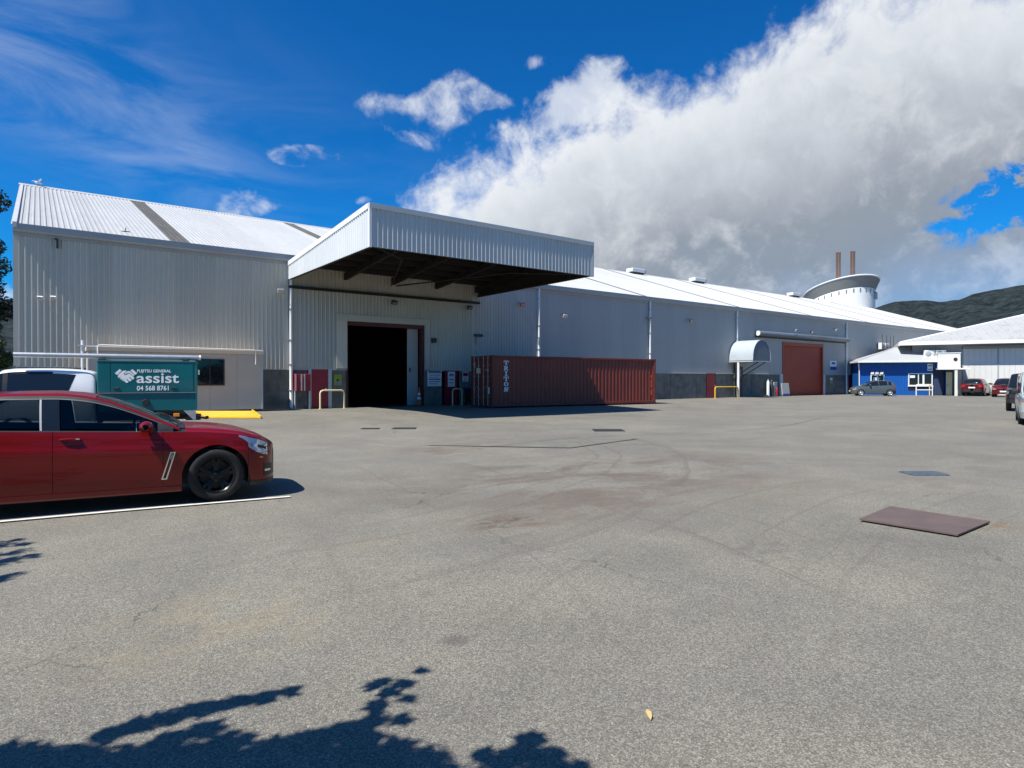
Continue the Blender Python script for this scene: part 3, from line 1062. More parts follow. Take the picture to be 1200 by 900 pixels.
# ------------------------------------------------------------------ loading canopy
cnx0, cnx1, cny = -14.5, -2.6, -10.25
cz0, czf, czw = 6.72, 8.42, 7.60
can = thing('loading_canopy', 'wide cantilevered canopy with ribbed metal fascia over the dark loading doorway', 'canopy', (0, 0, 0))
nf = 14
w = (cnx1 - cnx0) / nf
for i in range(nf):
    sheet('fascia_sheet', 'cf', w, cz0, czf - 0.18, 4, 0.045, M['fascia_front'], can, (cnx0 + i * w, cny, 0))
ns = 12
ws = (-cny) / ns
for side in (0, 1):
    for i in range(ns):
        # u runs from the wall outwards on the left, inwards on the right, so the ribs face out
        if side == 0:
            d0 = i * ws
            zt = lambda u, d0=d0: czf - 0.18 + (d0 + u + cny * 1.0 + 0.0) * 0 - (1 - (1 - (d0 + u) / -cny)) * 0 - (czf - czw) * (d0 + u) / (-cny)
            mb = sheet_mb(ws, cz0, 0, 4, 0.034, zt)
            # x=u -> world y = cny + (d0+u) measured from the front edge going back
            mb.v = [(cnx0 + y, cny + d0 + x, z) for (x, y, z) in mb.v]
            mb.f = [q[::-1] for q in mb.f]
        else:
            d0 = i * ws
            zt = lambda u, d0=d0: czf - 0.18 - (czf - czw) * (d0 + u) / (-cny)
            mb = sheet_mb(ws, cz0, 0, 4, 0.034, zt)
            mb.v = [(cnx1 - y, cny + d0 + x, z) for (x, y, z) in mb.v]
        mb.build('fascia_sheet', M['fascia'], can)
# top flashings
b = MB()
b.box(cnx0 - 0.05, cnx1 + 0.05, cny - 0.072, cny + 0.12, czf - 0.20, czf)
b.build('front_flashing', M['trim'], can)
for x0 in (cnx0 - 0.052, cnx1 - 0.06):
    b = MB()
    b.add([(x, y, z) for x in (x0, x0 + 0.112) for (y, z) in ((cny + 0.125, czf - 0.2), (0, czw - 0.2), (0, czw + 0.02), (cny + 0.125, czf + 0.01))],
          [(0, 1, 2, 3), (7, 6, 5, 4), (0, 4, 5, 1), (1, 5, 6, 2), (2, 6, 7, 3), (3, 7, 4, 0)])
    b.build('side_flashing', M['white'], can)
for x in (cnx0, cnx1):
    b = MB()
    b.box(x - 0.055, x + 0.055, cny - 0.055, cny + 0.05, cz0 - 0.02, czf - 0.202)
    b.build('corner_trim', M['white'] if x == cnx0 else M['trim'], can)
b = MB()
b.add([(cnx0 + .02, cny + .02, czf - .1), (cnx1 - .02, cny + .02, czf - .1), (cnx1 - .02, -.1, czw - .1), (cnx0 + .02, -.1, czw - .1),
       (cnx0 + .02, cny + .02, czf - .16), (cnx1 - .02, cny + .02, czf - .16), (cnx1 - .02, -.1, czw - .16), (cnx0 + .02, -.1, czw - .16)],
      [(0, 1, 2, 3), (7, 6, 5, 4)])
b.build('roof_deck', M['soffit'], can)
# rafters, purlins and braces that show under the soffit
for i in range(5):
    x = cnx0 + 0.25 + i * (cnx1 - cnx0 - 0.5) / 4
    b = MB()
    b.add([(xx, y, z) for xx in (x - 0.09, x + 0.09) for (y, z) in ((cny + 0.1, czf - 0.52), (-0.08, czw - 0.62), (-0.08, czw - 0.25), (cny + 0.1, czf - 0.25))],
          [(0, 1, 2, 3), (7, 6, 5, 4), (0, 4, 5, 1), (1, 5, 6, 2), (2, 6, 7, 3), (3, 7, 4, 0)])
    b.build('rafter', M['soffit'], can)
for j in range(8):
    y = cny + 0.35 + j * 1.25
    z = czf - 0.16 - (czf - czw) * (y - cny) / -cny
    b = MB()
    b.box(cnx0 + 0.06, cnx1 - 0.06, y - 0.04, y + 0.04, z - 0.24, z - 0.02)
    b.build('purlin', M['soffit'], can)
b = MB()
b.box(cnx0 + 0.05, cnx1 - 0.05, cny + 0.02, cny + 0.16, cz0 + 0.0, cz0 + 0.14)
b.box(cnx0 + 0.03, cnx0 + 0.15, cny + 0.17, -0.1, cz0 + 0.0, cz0 + 0.12)
b.box(cnx1 - 0.15, cnx1 - 0.03, cny + 0.17, -0.1, cz0 + 0.0, cz0 + 0.12)
b.build('edge_angle', M['soffit'], can)
for sx in (1, -1):
    xa = cnx0 + 0.2 if sx > 0 else cnx1 - 0.2
    b = MB()
    b.tube([(xa, cny + 0.2, cz0 + 0.1), (xa + sx * 2.7, cny + 3.0, cz0 + 0.28), (xa + sx * 5.6, -0.2, cz0 + 0.2)], 0.04, 6)
    b.build('wind_brace', M['soffit'], can)
for x in (cnx0 + .065, cnx1 - .075):
    b = MB()
    b.add([(xx, y, z) for xx in (x, x + .01) for (y, z) in ((cny + .06, cz0 + .01), (-.1, cz0 + .01), (-.1, czw - .2), (cny + .06, czf - .2))],
          [(0, 1, 2, 3), (7, 6, 5, 4)])
    b.build('inner_shade_panel', M['soffit'], can)  # dark sheets added inside the fascia to paint its shade
b = MB()
b.box(cnx0 + .08, cnx1 - .08, cny + .045, cny + .055, cz0 + .01, czf - .2)
b.build('inner_shade_panel', M['soffit'], can)
b = MB()
b.box(-14.45, -2.65, -0.24, -0.09, 6.28, 6.42)
b.build('wall_beam', M['soffit'], can)

# ------------------------------------------------------------------ red shipping container
def letter_mb(ch, w, h, s):
    """slab-serif capital from strokes; x right, z up; s = stroke"""
    b = MB()
    t = 0.004
    def r(x0, x1, z0, z1): b.box(x0, x1, -t, 0, z0, z1)
    f = s * 0.45
    if ch == 'T':
        r(w / 2 - s / 2, w / 2 + s / 2, f, h - f); r(0, w, h - f, h); r(w * .25, w * .75, 0, f)
        r(0, f, h - s * 1.5, h - f); r(w - f, w, h - s * 1.5, h - f)
    elif ch == 'I':
        r(w / 2 - s / 2, w / 2 + s / 2, f, h - f); r(w * .2, w * .8, h - f, h); r(w * .2, w * .8, 0, f)
    elif ch == 'N':
        r(.12 * w, .12 * w + s * .7, f, h); r(w * .88 - s * .7, w * .88, 0, h - f)
        b.prism([(.12 * w, h), (.12 * w + s * 1.25, h), (w * .88, 0), (w * .88 - s * 1.25, 0)], -t, 0, 'y')
        r(0, .4 * w, 0, f); r(w * .6, w, h - f, h)
    elif ch in 'OR':
        n = 18
        if ch == 'O':
            c, rx, rz = (w / 2, h / 2), w * .48, h * .5
            a0, a1 = 0, 2 * PI
        else:
            c, rx, rz = (w * .42, h * .72), w * .42, h * .28
            a0, a1 = -PI / 2, PI / 2
        P, Q = [], []
        for i in range(n + 1):
            a = a0 + (a1 - a0) * i / n
            P.append((c[0] + rx * math.cos(a), -t, c[1] + rz * math.sin(a)))
            Q.append((c[0] + (rx - s) * math.cos(a), -t, c[1] + (rz - s * .55) * math.sin(a)))
        b.grid([P, Q])
        if ch == 'R':
            r(.12 * w, .12 * w + s, f, h); r(0, .45 * w, 0, f); r(0, .45 * w, h - f * .9, h)
            r(.3 * w, .45 * w, h * .44, h * .44 + f)
            b.prism([(.40 * w, h * .47), (.40 * w + s, h * .47), (w, 0), (w - s * 1.1, 0)], -t, 0, 'y')
    return b


def build_container():
    L, W, H = 12.19, 2.44, 2.86
    c = thing('shipping_container', 'maroon forty-foot shipping container with white lettering under the canopy edge', 'shipping container',
              (-5.12, -5.12, 0.03), math.radians(-4.6))
    # corrugated long sides
    n = 42
    p = (L - 0.5) / n
    for y, sg in ((0.05, 1), (W - 0.05, -1)):
        pts = []
        for i in range(n):
            x = 0.25 + i * p
            pts += [(x, 0), (x + p * .27, 0), (x + p * .5, 1), (x + p * .77, 1)]
        pts.append((L - 0.25, 0))
        b = MB()
        b.grid([[(x, y + sg * d * 0.040, z) for x, d in pts] for z in (0.17, H - 0.12)], flip=(sg < 0))
        b.build('side_panel', M['container'], c)
    for y0, y1 in ((0.0, 0.09), (W - 0.09, W)):
        b = MB(); b.bev(0.16, L - 0.16, y0, y1, H - 0.13, H - 0.02, 0.008); b.build('top_rail', M['contsteel'], c)
        b = MB(); b.bev(0.16, L - 0.16, y0, y1, 0.04, 0.20, 0.008)
        b.build('bottom_rail', M['contsteel'], c)
    for x0 in (0.0, L - 0.16):
        for y0 in (0.0, W - 0.16):
            b = MB(); b.bev(x0, x0 + 0.16, y0, y0 + 0.16, 0.13, H - 0.13, 0.012)
            if y0 == 0.0:   # flat flank plate beside the post
                xx = 0.16 if x0 == 0 else L - 0.26
                b.box(xx, xx + 0.10, 0.035, 0.05, 0.19, H - 0.12)
            b.build('corner_post', M['contsteel'], c)
            for z0 in (0.0, H - 0.13):
                b = MB(); b.bev(x0 - 0.006, x0 + 0.172, y0 - 0.006, y0 + 0.168, z0, z0 + 0.122, 0.015); k = b.build('corner_casting', M['contsteel'], c)
                b = MB(); b.bev(x0 + 0.04, x0 + 0.13, y0 - 0.012 if y0 == 0 else y0 + 0.166, y0 - 0.007 if y0 == 0 else y0 + 0.171, z0 + 0.04, z0 + 0.085, 0.002)
                b.build('casting_slot', M['black'], k)
    # roof and far end
    b = MB()
    n = 42
    pts = []
    for i in range(n):
        x = 0.16 + i * (L - 0.32) / n
        q = (L - 0.32) / n
        pts += [(x, 0), (x + q * .3, 0), (x + q * .5, 1), (x + q * .8, 1)]
    pts.append((L - 0.16, 0))
    b.grid([[(x, y, H - 0.045 + d * 0.02) for x, d in pts] for y in (0.08, W - 0.08)])
    b.build('roof_panel', M['container'], c)
    b = MB()
    pts = []
    for i in range(8):
        y = 0.16 + i * (W - 0.32) / 8
        q = (W - 0.32) / 8
        pts += [(y, 0), (y + q * .27, 0), (y + q * .5, 1), (y + q * .77, 1)]
    pts.append((W - 0.16, 0))
    b.grid([[(L - 0.05 - d * 0.04, y, z) for y, d in pts] for z in (0.15, H - 0.12)])
    b.box(L - 0.12, L - 0.005, 0.16, W - 0.16, 0.03, 0.16)
    b.box(L - 0.12, L - 0.005, 0.16, W - 0.16, H - 0.13, H - 0.02)
    b.build('end_panel', M['container'], c)
    # door end
    b = MB()
    b.box(0.0, 0.12, 0.16, W - 0.16, 0.03, 0.17)
    b.box(0.0, 0.12, 0.16, W - 0.16, H - 0.16, H - 0.02)
    b.build('door_sill', M['contsteel'], c)
    b = MB(); b.box(0.1, L - 0.1, 0.1, W - 0.1, 0.05, 0.17); b.build('floor', M['darksteel'], c)
    for k in (0, 1):
        y0 = 0.165 if k == 0 else W / 2 + 0.008
        y1 = W / 2 - 0.008 if k == 0 else W - 0.165
        b = MB()
        zz = [0.18, 0.42, 0.85, 1.28, 1.71, 2.14, 2.45, H - 0.17]
        b.box(0.03, 0.075, y0, y1, 0.18, H - 0.17)
        for z in zz[1:-1]:
            b.box(0.012, 0.031, y0 + 0.05, y1 - 0.05, z - 0.06, z + 0.06)
        d = b.build('door', M['container'], c)
        for q in (0.27, 0.75):
            yy = y0 + (y1 - y0) * q
            b = MB(); b.tube([(-0.025, yy, 0.08), (-0.025, yy, H - 0.07)], 0.019, 8)
            for z in (0.12, 0.55, 1.0, 1.7, 2.3, H - 0.11):
                b.box(-0.046, 0.03, yy - 0.045, yy + 0.045, z - 0.045, z + 0.045)
            b.build('lock_rod', M['galv'], d)
            b = MB(); b.tube([(-0.05, yy, 1.12), (-0.06, yy + 0.30 * (1 if q < .5 else -1), 1.10)], 0.016, 6)
            b.build('lock_handle', M['galv'], d)
        for z in (0.35, 0.95, 1.6, 2.2, 2.6):
            ye = y0 if k == 0 else y1
            b = MB(); b.box(-0.012, 0.03, ye - 0.07, ye + 0.07, z - 0.04, z + 0.04); b.build('hinge', M['contsteel'], d)
    for (y, z, w, h, m) in ((1.58, 2.02, 0.42, 0.30, 'cream'), (2.05, 2.35, 0.13, 0.28, 'signwhite'), (0.42, 0.92, 0.16, 0.36, 'signwhite'), (0.62, 2.05, 0.40, 0.10, 'signgrey')):
        b = MB(); b.box(-0.004, 0.028, y - w / 2, y + w / 2, z - h / 2, z + h / 2)
        b.build('data_plate', M[m], c)
    for (z, h) in ((0.72, 0.34), (1.28, 0.5), (1.72, 0.2)):
        b = MB(); b.box(L - 0.42, L - 0.34, 0.028, 0.034, z - h / 2, z + h / 2)
        b.build('sunlit_orange_mark', M['orange'], c)  # sunlit orange bits put in as coloured boxes
    # lettering down the side
    z = 2.32
    for ch in 'TRITON':
        b = letter_mb(ch, 0.32, 0.245, 0.085)
        o = b.build('letter', M['signwhite'], c)
        o.location = (0.74, 0.044, z)
        z -= 0.292


build_container()


# ------------------------------------------------------------------ things on and in front of the facade
def sign(name, label, cat, x, y, z0, w, h, m, bands=(), group=None, rot=0.0):
    """flat board fixed to a wall facing -Y; bands = (u0,u1,v0,v1,material) printed areas in 0..1"""
    b = MB(); b.bev(-w / 2, w / 2, -0.025, 0.0, 0, h, 0.004)
    o = b.build(name, M[m])
    o.location = (x, y, z0)
    o.rotation_euler = (0, 0, rot)
    tag(o, label, cat, group)
    for (u0, u1, v0, v1, mm) in bands:
        b = MB(); b.box(-w / 2 + u0 * w, -w / 2 + u1 * w, -0.028, -0.0262, v0 * h, v1 * h)
        b.build('printed_band', M[mm], o)
    return o


# hose-reel cabinet on posts beside the downpipe
t = thing('hose_cabinet', 'red fire hose cabinet with pale stripes beside the white downpipe', 'hose cabinet', (-13.83, -0.02, 0.0))
b = MB(); b.bev(-0.42, 0.42, -0.32, -0.01, 0.95, 1.85, 0.015); b.build('cabinet_body', M['reddoor'], t)
for x in (-0.36, -0.06, 0.10):
    b = MB(); b.box(x - 0.03, x + 0.03, -0.345, -0.321, 0.97, 1.83); b.build('edge_strip', M['trim'], t)
for x in (-0.38, 0.36):
    b = MB(); b.box(x - 0.03, x + 0.03, -0.30, -0.20, 0.0, 0.95); b.build('post', M['trim'], t)


def hoop(label, x0, x1, y, h, r, m, z=0.0, mid=False):
    t = thing('hoop_barrier', label, 'barrier', ((x0 + x1) / 2, y, z), 0, 'tubular hoop barriers in the yard')
    hw = (x1 - x0) / 2
    pts = [(-hw, 0, 0), (-hw, 0, h - 0.15), (-hw + 0.04, 0, h - 0.05), (-hw + 0.15, 0, h), (hw - 0.15, 0, h), (hw - 0.04, 0, h - 0.05), (hw, 0, h - 0.15), (hw, 0, 0)]
    b = MB(); b.tube(pts, r, 10); b.build('tube_rail', M[m], t, smooth=True)
    for x in (-hw, hw):
        b = MB(); b.bev(x - 0.09, x + 0.09, -0.09, 0.09, 0.0, 0.014, 0.003); b.build('base_plate', M[m], t)
    if mid:
        b = MB(); b.tube([(-hw, 0, h * .5), (hw, 0, h * .5)], r * 0.8, 8); b.build('mid_rail', M[m], t, smooth=True)
    return t


hoop('cream tubular hoop barrier in front of the red door by the hose cabinet', -13.05, -11.75, -0.75, 0.98, 0.045, 'cream')
hoop('yellow tubular hoop barrier beside the white post of the barrel awning', 20.4, 23.6, -1.0, 0.95, 0.05, 'yellow')
sign('warning_sign', 'small green and yellow warning sign left of the dark loading doorway', 'sign', -11.82, -0.03, 1.24, 0.44, 0.60, 'greenyellow',
     ((0.05, 0.95, 0.55, 0.92, 'greenyellow'), (0.1, 0.9, 0.08, 0.30, 'signgrey'), (0.32, 0.62, 0.36, 0.56, 'black')))
sign('notice_board', 'white notice with grey lines of print right of the loading doorway', 'sign', -5.83, -0.06, 1.15, 0.96, 0.98, 'signwhite',
     ((0.06, 0.94, 0.80, 0.93, 'signgrey'), (0.12, 0.88, 0.66, 0.71, 'signgrey'), (0.12, 0.8, 0.54, 0.58, 'signgrey'), (0.08, 0.92, 0.40, 0.47, 'signblue'), (0.12, 0.86, 0.26, 0.31, 'signgrey'), (0.12, 0.7, 0.13, 0.18, 'signgrey')))
sign('door_notice', 'pale notice fixed on the red door beside the container', 'sign', -4.62, -0.012, 1.12, 0.5, 0.92, 'signwhite',
     ((0.15, 0.85, 0.72, 0.86, 'signgrey'), (0.15, 0.85, 0.44, 0.50, 'signgrey'), (0.15, 0.7, 0.24, 0.29, 'signgrey')))
hoop('cream tubular hoop barrier in front of the red door beside the container', -4.95, -4.28, -0.7, 1.0, 0.04, 'cream')
# rubbish bin / drum with blue top between red door and container
t = thing('recycling_bin', 'dark wheelie bin with blue lid between the red door and container', 'bin', (-3.55, -0.55, 0))
b = MB()
b.add([(-.24, -.28, .1), (.24, -.28, .1), (.24, .24, .1), (-.24, .24, .1), (-.3, -.36, 1.0), (.3, -.36, 1.0), (.3, .32, 1.0), (-.3, .32, 1.0)],
      [(3, 2, 1, 0), (4, 5, 6, 7), (0, 1, 5, 4), (1, 2, 6, 5), (2, 3, 7, 6), (3, 0, 4, 7)])
b.build('bin_body', M['black'], t)
b = MB(); b.bev(-.33, .33, -.40, .34, 1.0, 1.09, 0.03); b.build('lid', M['signblue'], t)
for x in (-.22, .22):
    b = MB(); b.lathe([(0, -.04), (.1, -.04), (.1, .04), (0, .04)], 14, (x, .22, .1), 'x'); b.build('wheel', M['rubber'], t, smooth=True)
sign('wall_notice', 'small red and white notice on the plinth between red door and container', 'sign', -3.62, -0.03, 1.42, 0.42, 0.62, 'signwhite',
     ((0.08, 0.92, 0.55, 0.92, 'reddoor'), (0.15, 0.85, 0.12, 0.2, 'signgrey'), (0.15, 0.75, 0.32, 0.4, 'signgrey')))


def cone(x, y, label, h=0.9):
    t = thing('traffic_cone', label, 'traffic cone', (x, y, gz(x, y) + 0.005))
    b = MB(); b.bev(-.19, .19, -.19, .19, 0, .04, .01); b.build('base', M['black'], t)
    b = MB(); b.lathe([(.145, .04), (.03, h), (.0, h + .01)], 16); b.build('cone_body', M['orange'], t, smooth=True)
    for z0, z1 in ((.38, .52), (.64, .76)):
        r0 = .145 - .115 * (z0 - .04) / (h - .04) + .004
        r1 = .145 - .115 * (z1 - .04) / (h - .04) + .004
        b = MB(); b.lathe([(r0, z0), (r1, z1)], 16); b.build('reflective_band', M['signwhite'], t, smooth=True)


cone(-6.85, -0.05, 'tall orange traffic cone with white bands inside the loading doorway', 1.1)


def flood(x, z, label, m='galv', tilt=0.5, group='floodlights on the warehouse wall', y=-0.08, s=1.0):
    t = thing('floodlight', label, 'floodlight', (x, y, z), 0, group)
    b = MB(); b.tube([(0, 0.02, 0.12 * s), (0, -0.20 * s, 0.14 * s), (0, -0.26 * s, 0.03 * s)], 0.022 * s, 6); b.build('bracket', M['darksteel'], t)
    b = MB(); b.bev(-0.17 * s, 0.17 * s, -0.07 * s, 0.07 * s, -0.12 * s, 0.12 * s, 0.02 * s)
    b.xf(Matrix.Translation((0, -0.30 * s, -0.02 * s)) @ Matrix.Rotation(tilt, 4, 'X'))
    hd = b.build('lamp_head', M[m], t)
    b = MB(); b.box(-0.14 * s, 0.14 * s, -0.078 * s, -0.071 * s, -0.09 * s, 0.09 * s)
    b.xf(Matrix.Translation((0, -0.30 * s, -0.02 * s)) @ Matrix.Rotation(tilt, 4, 'X'))
    b.build('lens', M['lens'], hd)
    return t


flood(-24.8, 4.98, 'left of two small white floodlights high on the left end wall', 'white', 0.7, s=.6)
flood(-24.35, 5.02, 'right of two small white floodlights high on the left end wall', 'white', 0.7, s=.6)
flood(-14.95, 6.08, 'grey floodlight beside the top of the downpipe near the canopy', 'galv', 0.5, s=.95)
flood(-8.6, 5.95, 'dark floodlight under the canopy above the loading doorway', 'black', 0.6, s=1.0)
flood(0.58, 6.5, 'small dark floodlight right of the canopy soffit', 'black', 0.5)
flood(4.31, 5.95, 'small grey floodlight on the blue wall above the container', 'galv', 0.5)
flood(13.0, 6.25, 'floodlight by the downpipe above the right end of the container', 'black', 0.5)
flood(18.0, 6.4, 'tiny dark floodlight on the blue wall right of the container', 'black', 0.5)
flood(-3.5, 6.0, 'small dark floodlight under the right end of the canopy', 'black', 0.5)
flood(33.6, 6.3, 'left floodlight above the round hood of the red roller door', 'galv', 0.4, y=-0.40)
flood(36.4, 6.3, 'right floodlight above the round hood of the red roller door', 'black', 0.4, y=-0.40)
flood(42.0, 6.75, 'pale floodlight under the eave right of the red roller door', 'galv', 0.5)
# bracket near the left end, small meter box
t = tag(MB().box(-0.035, 0.035, -0.13, 0.0, -0.22, 0.14).box(-0.10, 0.035, -0.12, -0.02, 0.14, 0.19).build('wall_bracket', M['darksteel']), 'small dark bracket under the eave at the left end of the warehouse', 'bracket')
t.location = (-24.2, -0.075, 7.35)
b = MB(); b.bev(-.16, .16, -.12, 0, 0, .28, .01)
o = b.build('alarm_box', M['black']); o.location = (-5.9, -0.075, 3.75); tag(o, 'small dark alarm box right of the loading doorway', 'alarm box')
b = MB(); b.bev(-.3, .3, -.14, 0, 0, .16, .01).tube([(-.2, -.07, -.5), (-.2, -.07, 0)], .02, 6)
o = b.build('junction_box', M['darksteel']); o.location = (-2.7, -0.07, 4.25); tag(o, 'dark junction box on the wall above the container doors', 'junction box')
sign('blue_sign', 'white sign with blue panels right of the red roller door', 'sign', 41.95, -0.06, 2.60, 1.35, 0.95, 'signwhite',
     ((0.0, 1.0, 0.0, 0.36, 'signblue'), (0.22, 0.78, 0.60, 0.86, 'signblue')))
sign('safety_poster', 'pale green safety poster on the plinth right of the red roller door', 'sign', 41.6, -0.03, 1.2, 0.6, 0.6, 'greyshade', ((0.1, .9, .1, .5, 'greenyellow'), (.1, .9, .6, .9, 'signwhite')))

# barrel awning over a doorway
t = thing('barrel_awning', 'barrel-vaulted sheet metal awning on a white post beside the red roller door', 'awning', (25.05, 0, 0))
AW, AZ, AH = 1.36, 3.22, 1.78
y0, y1 = -2.4, -0.06
def arch(r, n=16): return [(AW * math.cos(PI * i / n) * r, AZ + AH * math.sin(PI * i / n) ** .8 * r) for i in range(n + 1)]
b = MB()
A = arch(1.0)
B = arch(0.985)
b.grid([[(x, y0, z) for x, z in A], [(x, y1, z) for x, z in A]], flip=False)
b.grid([[(x, y0, z) for x, z in B], [(x, y1, z) for x, z in B]], flip=True)
b.grid([[(x, y0, z) for x, z in A], [(x, y0, z) for x, z in B]], flip=True)
b.build('vault_sheet', M['awnside'], t, smooth=True, angle=60)
nseg = 16
xs = [-AW * .985 + AW * 1.97 * i / (nseg * 2) for i in range(nseg * 2 + 1)]
top = lambda x: AZ + .01 + AH * .97 * max(0.0, 1 - (x / (AW * .99)) ** 2) ** .4
b = MB()
b.grid([[(x, y0 + 0.05 - (0.03 if i % 2 else 0), AZ - .05) for i, x in enumerate(xs)], [(x, y0 + 0.05 - (0.03 if i % 2 else 0), top(x)) for i, x in enumerate(xs)]])
b.build('front_sheet', M['awnfront'], t)
b = MB()
b.grid([[(x, y1, AZ - .05) for x in xs], [(x, y1, top(x)) for x in xs]])
b.build('back_sheet', M['gutter'], t)
b = MB()
b.box(-AW - .03, AW + .03, y0 - 0.01, y0 + 0.08, AZ - .13, AZ - .055); b.box(-AW - .03, -AW + .05, y0 + 0.09, y1, AZ - .13, AZ - .055); b.box(AW - .05, AW + .03, y0 + 0.09, y1, AZ - .13, AZ - .055)
b.build('ring_beam', M['trim'], t)
b = MB(); b.tube([(-AW + .08, -.95, 0), (-AW + .08, -.95, AZ - .13)], 0.10, 12); b.build('post', M['white'], t, smooth=True)
b = MB(); b.tube([(-.7, y1 - .1, 0), (-.7, y1 - .1, AZ - .13)], 0.06, 8); b.build('post', M['darksteel'], t, smooth=True)
for x in (-.4, .7):
    b = MB(); b.tube([(x, y0 + 0.1, AZ - .13), (x - 0.5, y1 - 0.05, 1.7)], 0.04, 6); b.build('strut', M['darksteel'], t)
# door under the awning
b = MB(); b.bev(24.75, 25.7, -0.12, -0.09, 0.05, 2.7, .01)
o = b.build('personnel_door', M['darksteel'], wh)
b = MB(); b.box(25.05, 25.42, -0.126, -0.121, 1.5, 2.45); b.build('door_pane', M['glass'], o)
# clutter between awning and roller door: gas bottles, red bin, grey board
def bottle(x, y, m, label, h=1.5, r=.13):
    t = thing('gas_bottle', label, 'gas bottle', (x, y, 0.0))
    b = MB(); b.lathe([(0, 0), (r, .0), (r, h * .8), (r * .8, h * .9), (r * .35, h * .95), (r * .35, h), (0, h)], 16); b.build('cylinder_body', M[m], t, smooth=True)
    b = MB(); b.lathe([(0, h), (r * .5, h), (r * .5, h * 1.06), (0, h * 1.06)], 10); b.build('valve_guard', M['galv'], t, smooth=True)
bottle(29.1, -.5, 'white', 'tall white gas bottle standing left of the red roller door', 1.55)
bottle(29.65, -.5, 'darksteel', 'dark gas bottle next to the white one near the roller door', 1.45)
t = thing('fire_extinguisher_stand', 'red extinguisher stand between gas bottles and grey board', 'extinguisher stand', (30.3, -.5, 0))
b = MB(); b.bev(-.28, .28, -.05, .05, 0, 1.35, .01); b.build('stand_board', M['gutter'], t)
b = MB(); b.lathe([(0, 0.15), (.09, .15), (.09, .72), (.05, .8), (.03, .84), (0, .84)], 14, (0, -.16, 0)); b.build('extinguisher', M['reddoor'], t, smooth=True)
b = MB(); b.bev(-.62, .62, -.04, .04, 0.1, 1.25, .01); 
o = b.build('leaning_board', M['clad_far']); o.location = (31.3, -1.0, 0.0); o.rotation_euler = (-0.12, 0, 0)
tag(o, 'pale grey board standing at the left jamb of the red roller door', 'board')
b = MB(); b.box(-.62, .62, -.046, -.041, 0.1, .26); b.build('blue_skirting', M['signblue'], o)
# bollards by the blue hut
for i, (x, lb) in enumerate(((45.0, 'left of two short cream bollards at the warehouse corner by the hut'), (46.4, 'right of two short cream bollards at the warehouse corner by the hut'))):
    t = thing('bollard', lb, 'bollard', (x, -0.9, 0), 0, 'cream bollards by the hut')
    b = MB(); b.lathe([(0.09, 0), (.09, 1.05), (.07, 1.1), (0, 1.12)], 14); b.build('post', M['cream'], t, smooth=True)
    b = MB(); b.lathe([(.0935, .78), (.0935, .9)], 14); b.build('band', M['signwhite'], t, smooth=True)

# wall air conditioners
def aircon(loc, rot, label, group):
    t = thing('air_conditioner', label, 'air conditioner', loc, rot, group)
    b = MB(); b.bev(-.45, .45, -.36, 0, 0, .72, .02); b.build('casing', M['white'], t)
    b = MB(); b.lathe([(0, -.375), (.27, -.375), (.29, -.362)], 20, (-.1, 0, .36), 'y'); b.build('fan_grille', M['gutter'], t, smooth=True)
    b = MB()
    for i in range(6): b.box(.24, .42, -.366, -.361, .12 + i * .09, .16 + i * .09)
    b.build('vent_slots', M['gutter'], t)
    b = MB(); b.box(-.4, -.34, -.36, .1, -.07, -.002).box(.34, .4, -.36, .1, -.07, -.002); b.build('bracket', M['galv'], t)
aircon((52.3, -.25, 5.05), 0, 'left air conditioner on the warehouse wall above the blue hut', 'air conditioners on the warehouse wall')
aircon((53.35, -.25, 5.05), 0, 'right air conditioner on the warehouse wall above the blue hut', 'air conditioners on the warehouse wall')
t = thing('wall_cage', 'dark steel frame standing around the air conditioners on the warehouse wall', 'steel frame', (52.8, -.1, 4.75))
for x in (-1.3, -.3, .7, 1.5):
    b = MB(); b.tube([(x, -.75, 0), (x, -.75, 1.9)], .03, 6); b.build('upright', M['darksteel'], t)
b = MB(); b.box(-1.4, 1.6, -.8, -.02, -.06, -.0); b.build('shelf', M['darksteel'], t)

# ------------------------------------------------------------------ roof ventilators, roof fittings, gull
def roof_pt(x, s, h=0.0):
    p = Vector((x, -0.22, EZ + 0.02)) + up * s + nn * h
    return p
for i, (x, lb) in enumerate(((29.9, 'nearest white box ventilator on the warehouse ridge, beside the canopy'), (41.1, 'middle white box ventilator on the warehouse ridge'),
                             (63.5, 'farthest white box ventilator on the ridge, close to the round tower'))):
    t = thing('roof_ventilator', lb, 'ventilator', (x, RY - 0.25, RZ - 0.02), 0, 'white ventilators along the ridge')
    b = MB(); b.bev(-1.05, 1.05, -.5, .5, 0.12, .52, .04)
    b.build('hood', M['white'], t)
    b = MB(); b.box(-.85, .85, -.4, .4, -.3, .12)
    b.build('throat', M['darksteel'], t)
    b = MB(); b.box(1.06, 1.25, -.45, .45, .08, .42); b.build('end_louvre', M['gutter'], t)
p = roof_pt(-21.6, 1.2)
t = thing('roof_bracket', 'small dark bracket lying on the white roof near the left end', 'bracket', (p.x, p.y, p.z + .05))
b = MB(); b.tube([(-.17, 0, .02), (.17, .03, .04)], .022, 6).tube([(.0, .02, 0), (0, .02, .2)], .02, 6); b.build('bracket_arm', M['darksteel'], t)


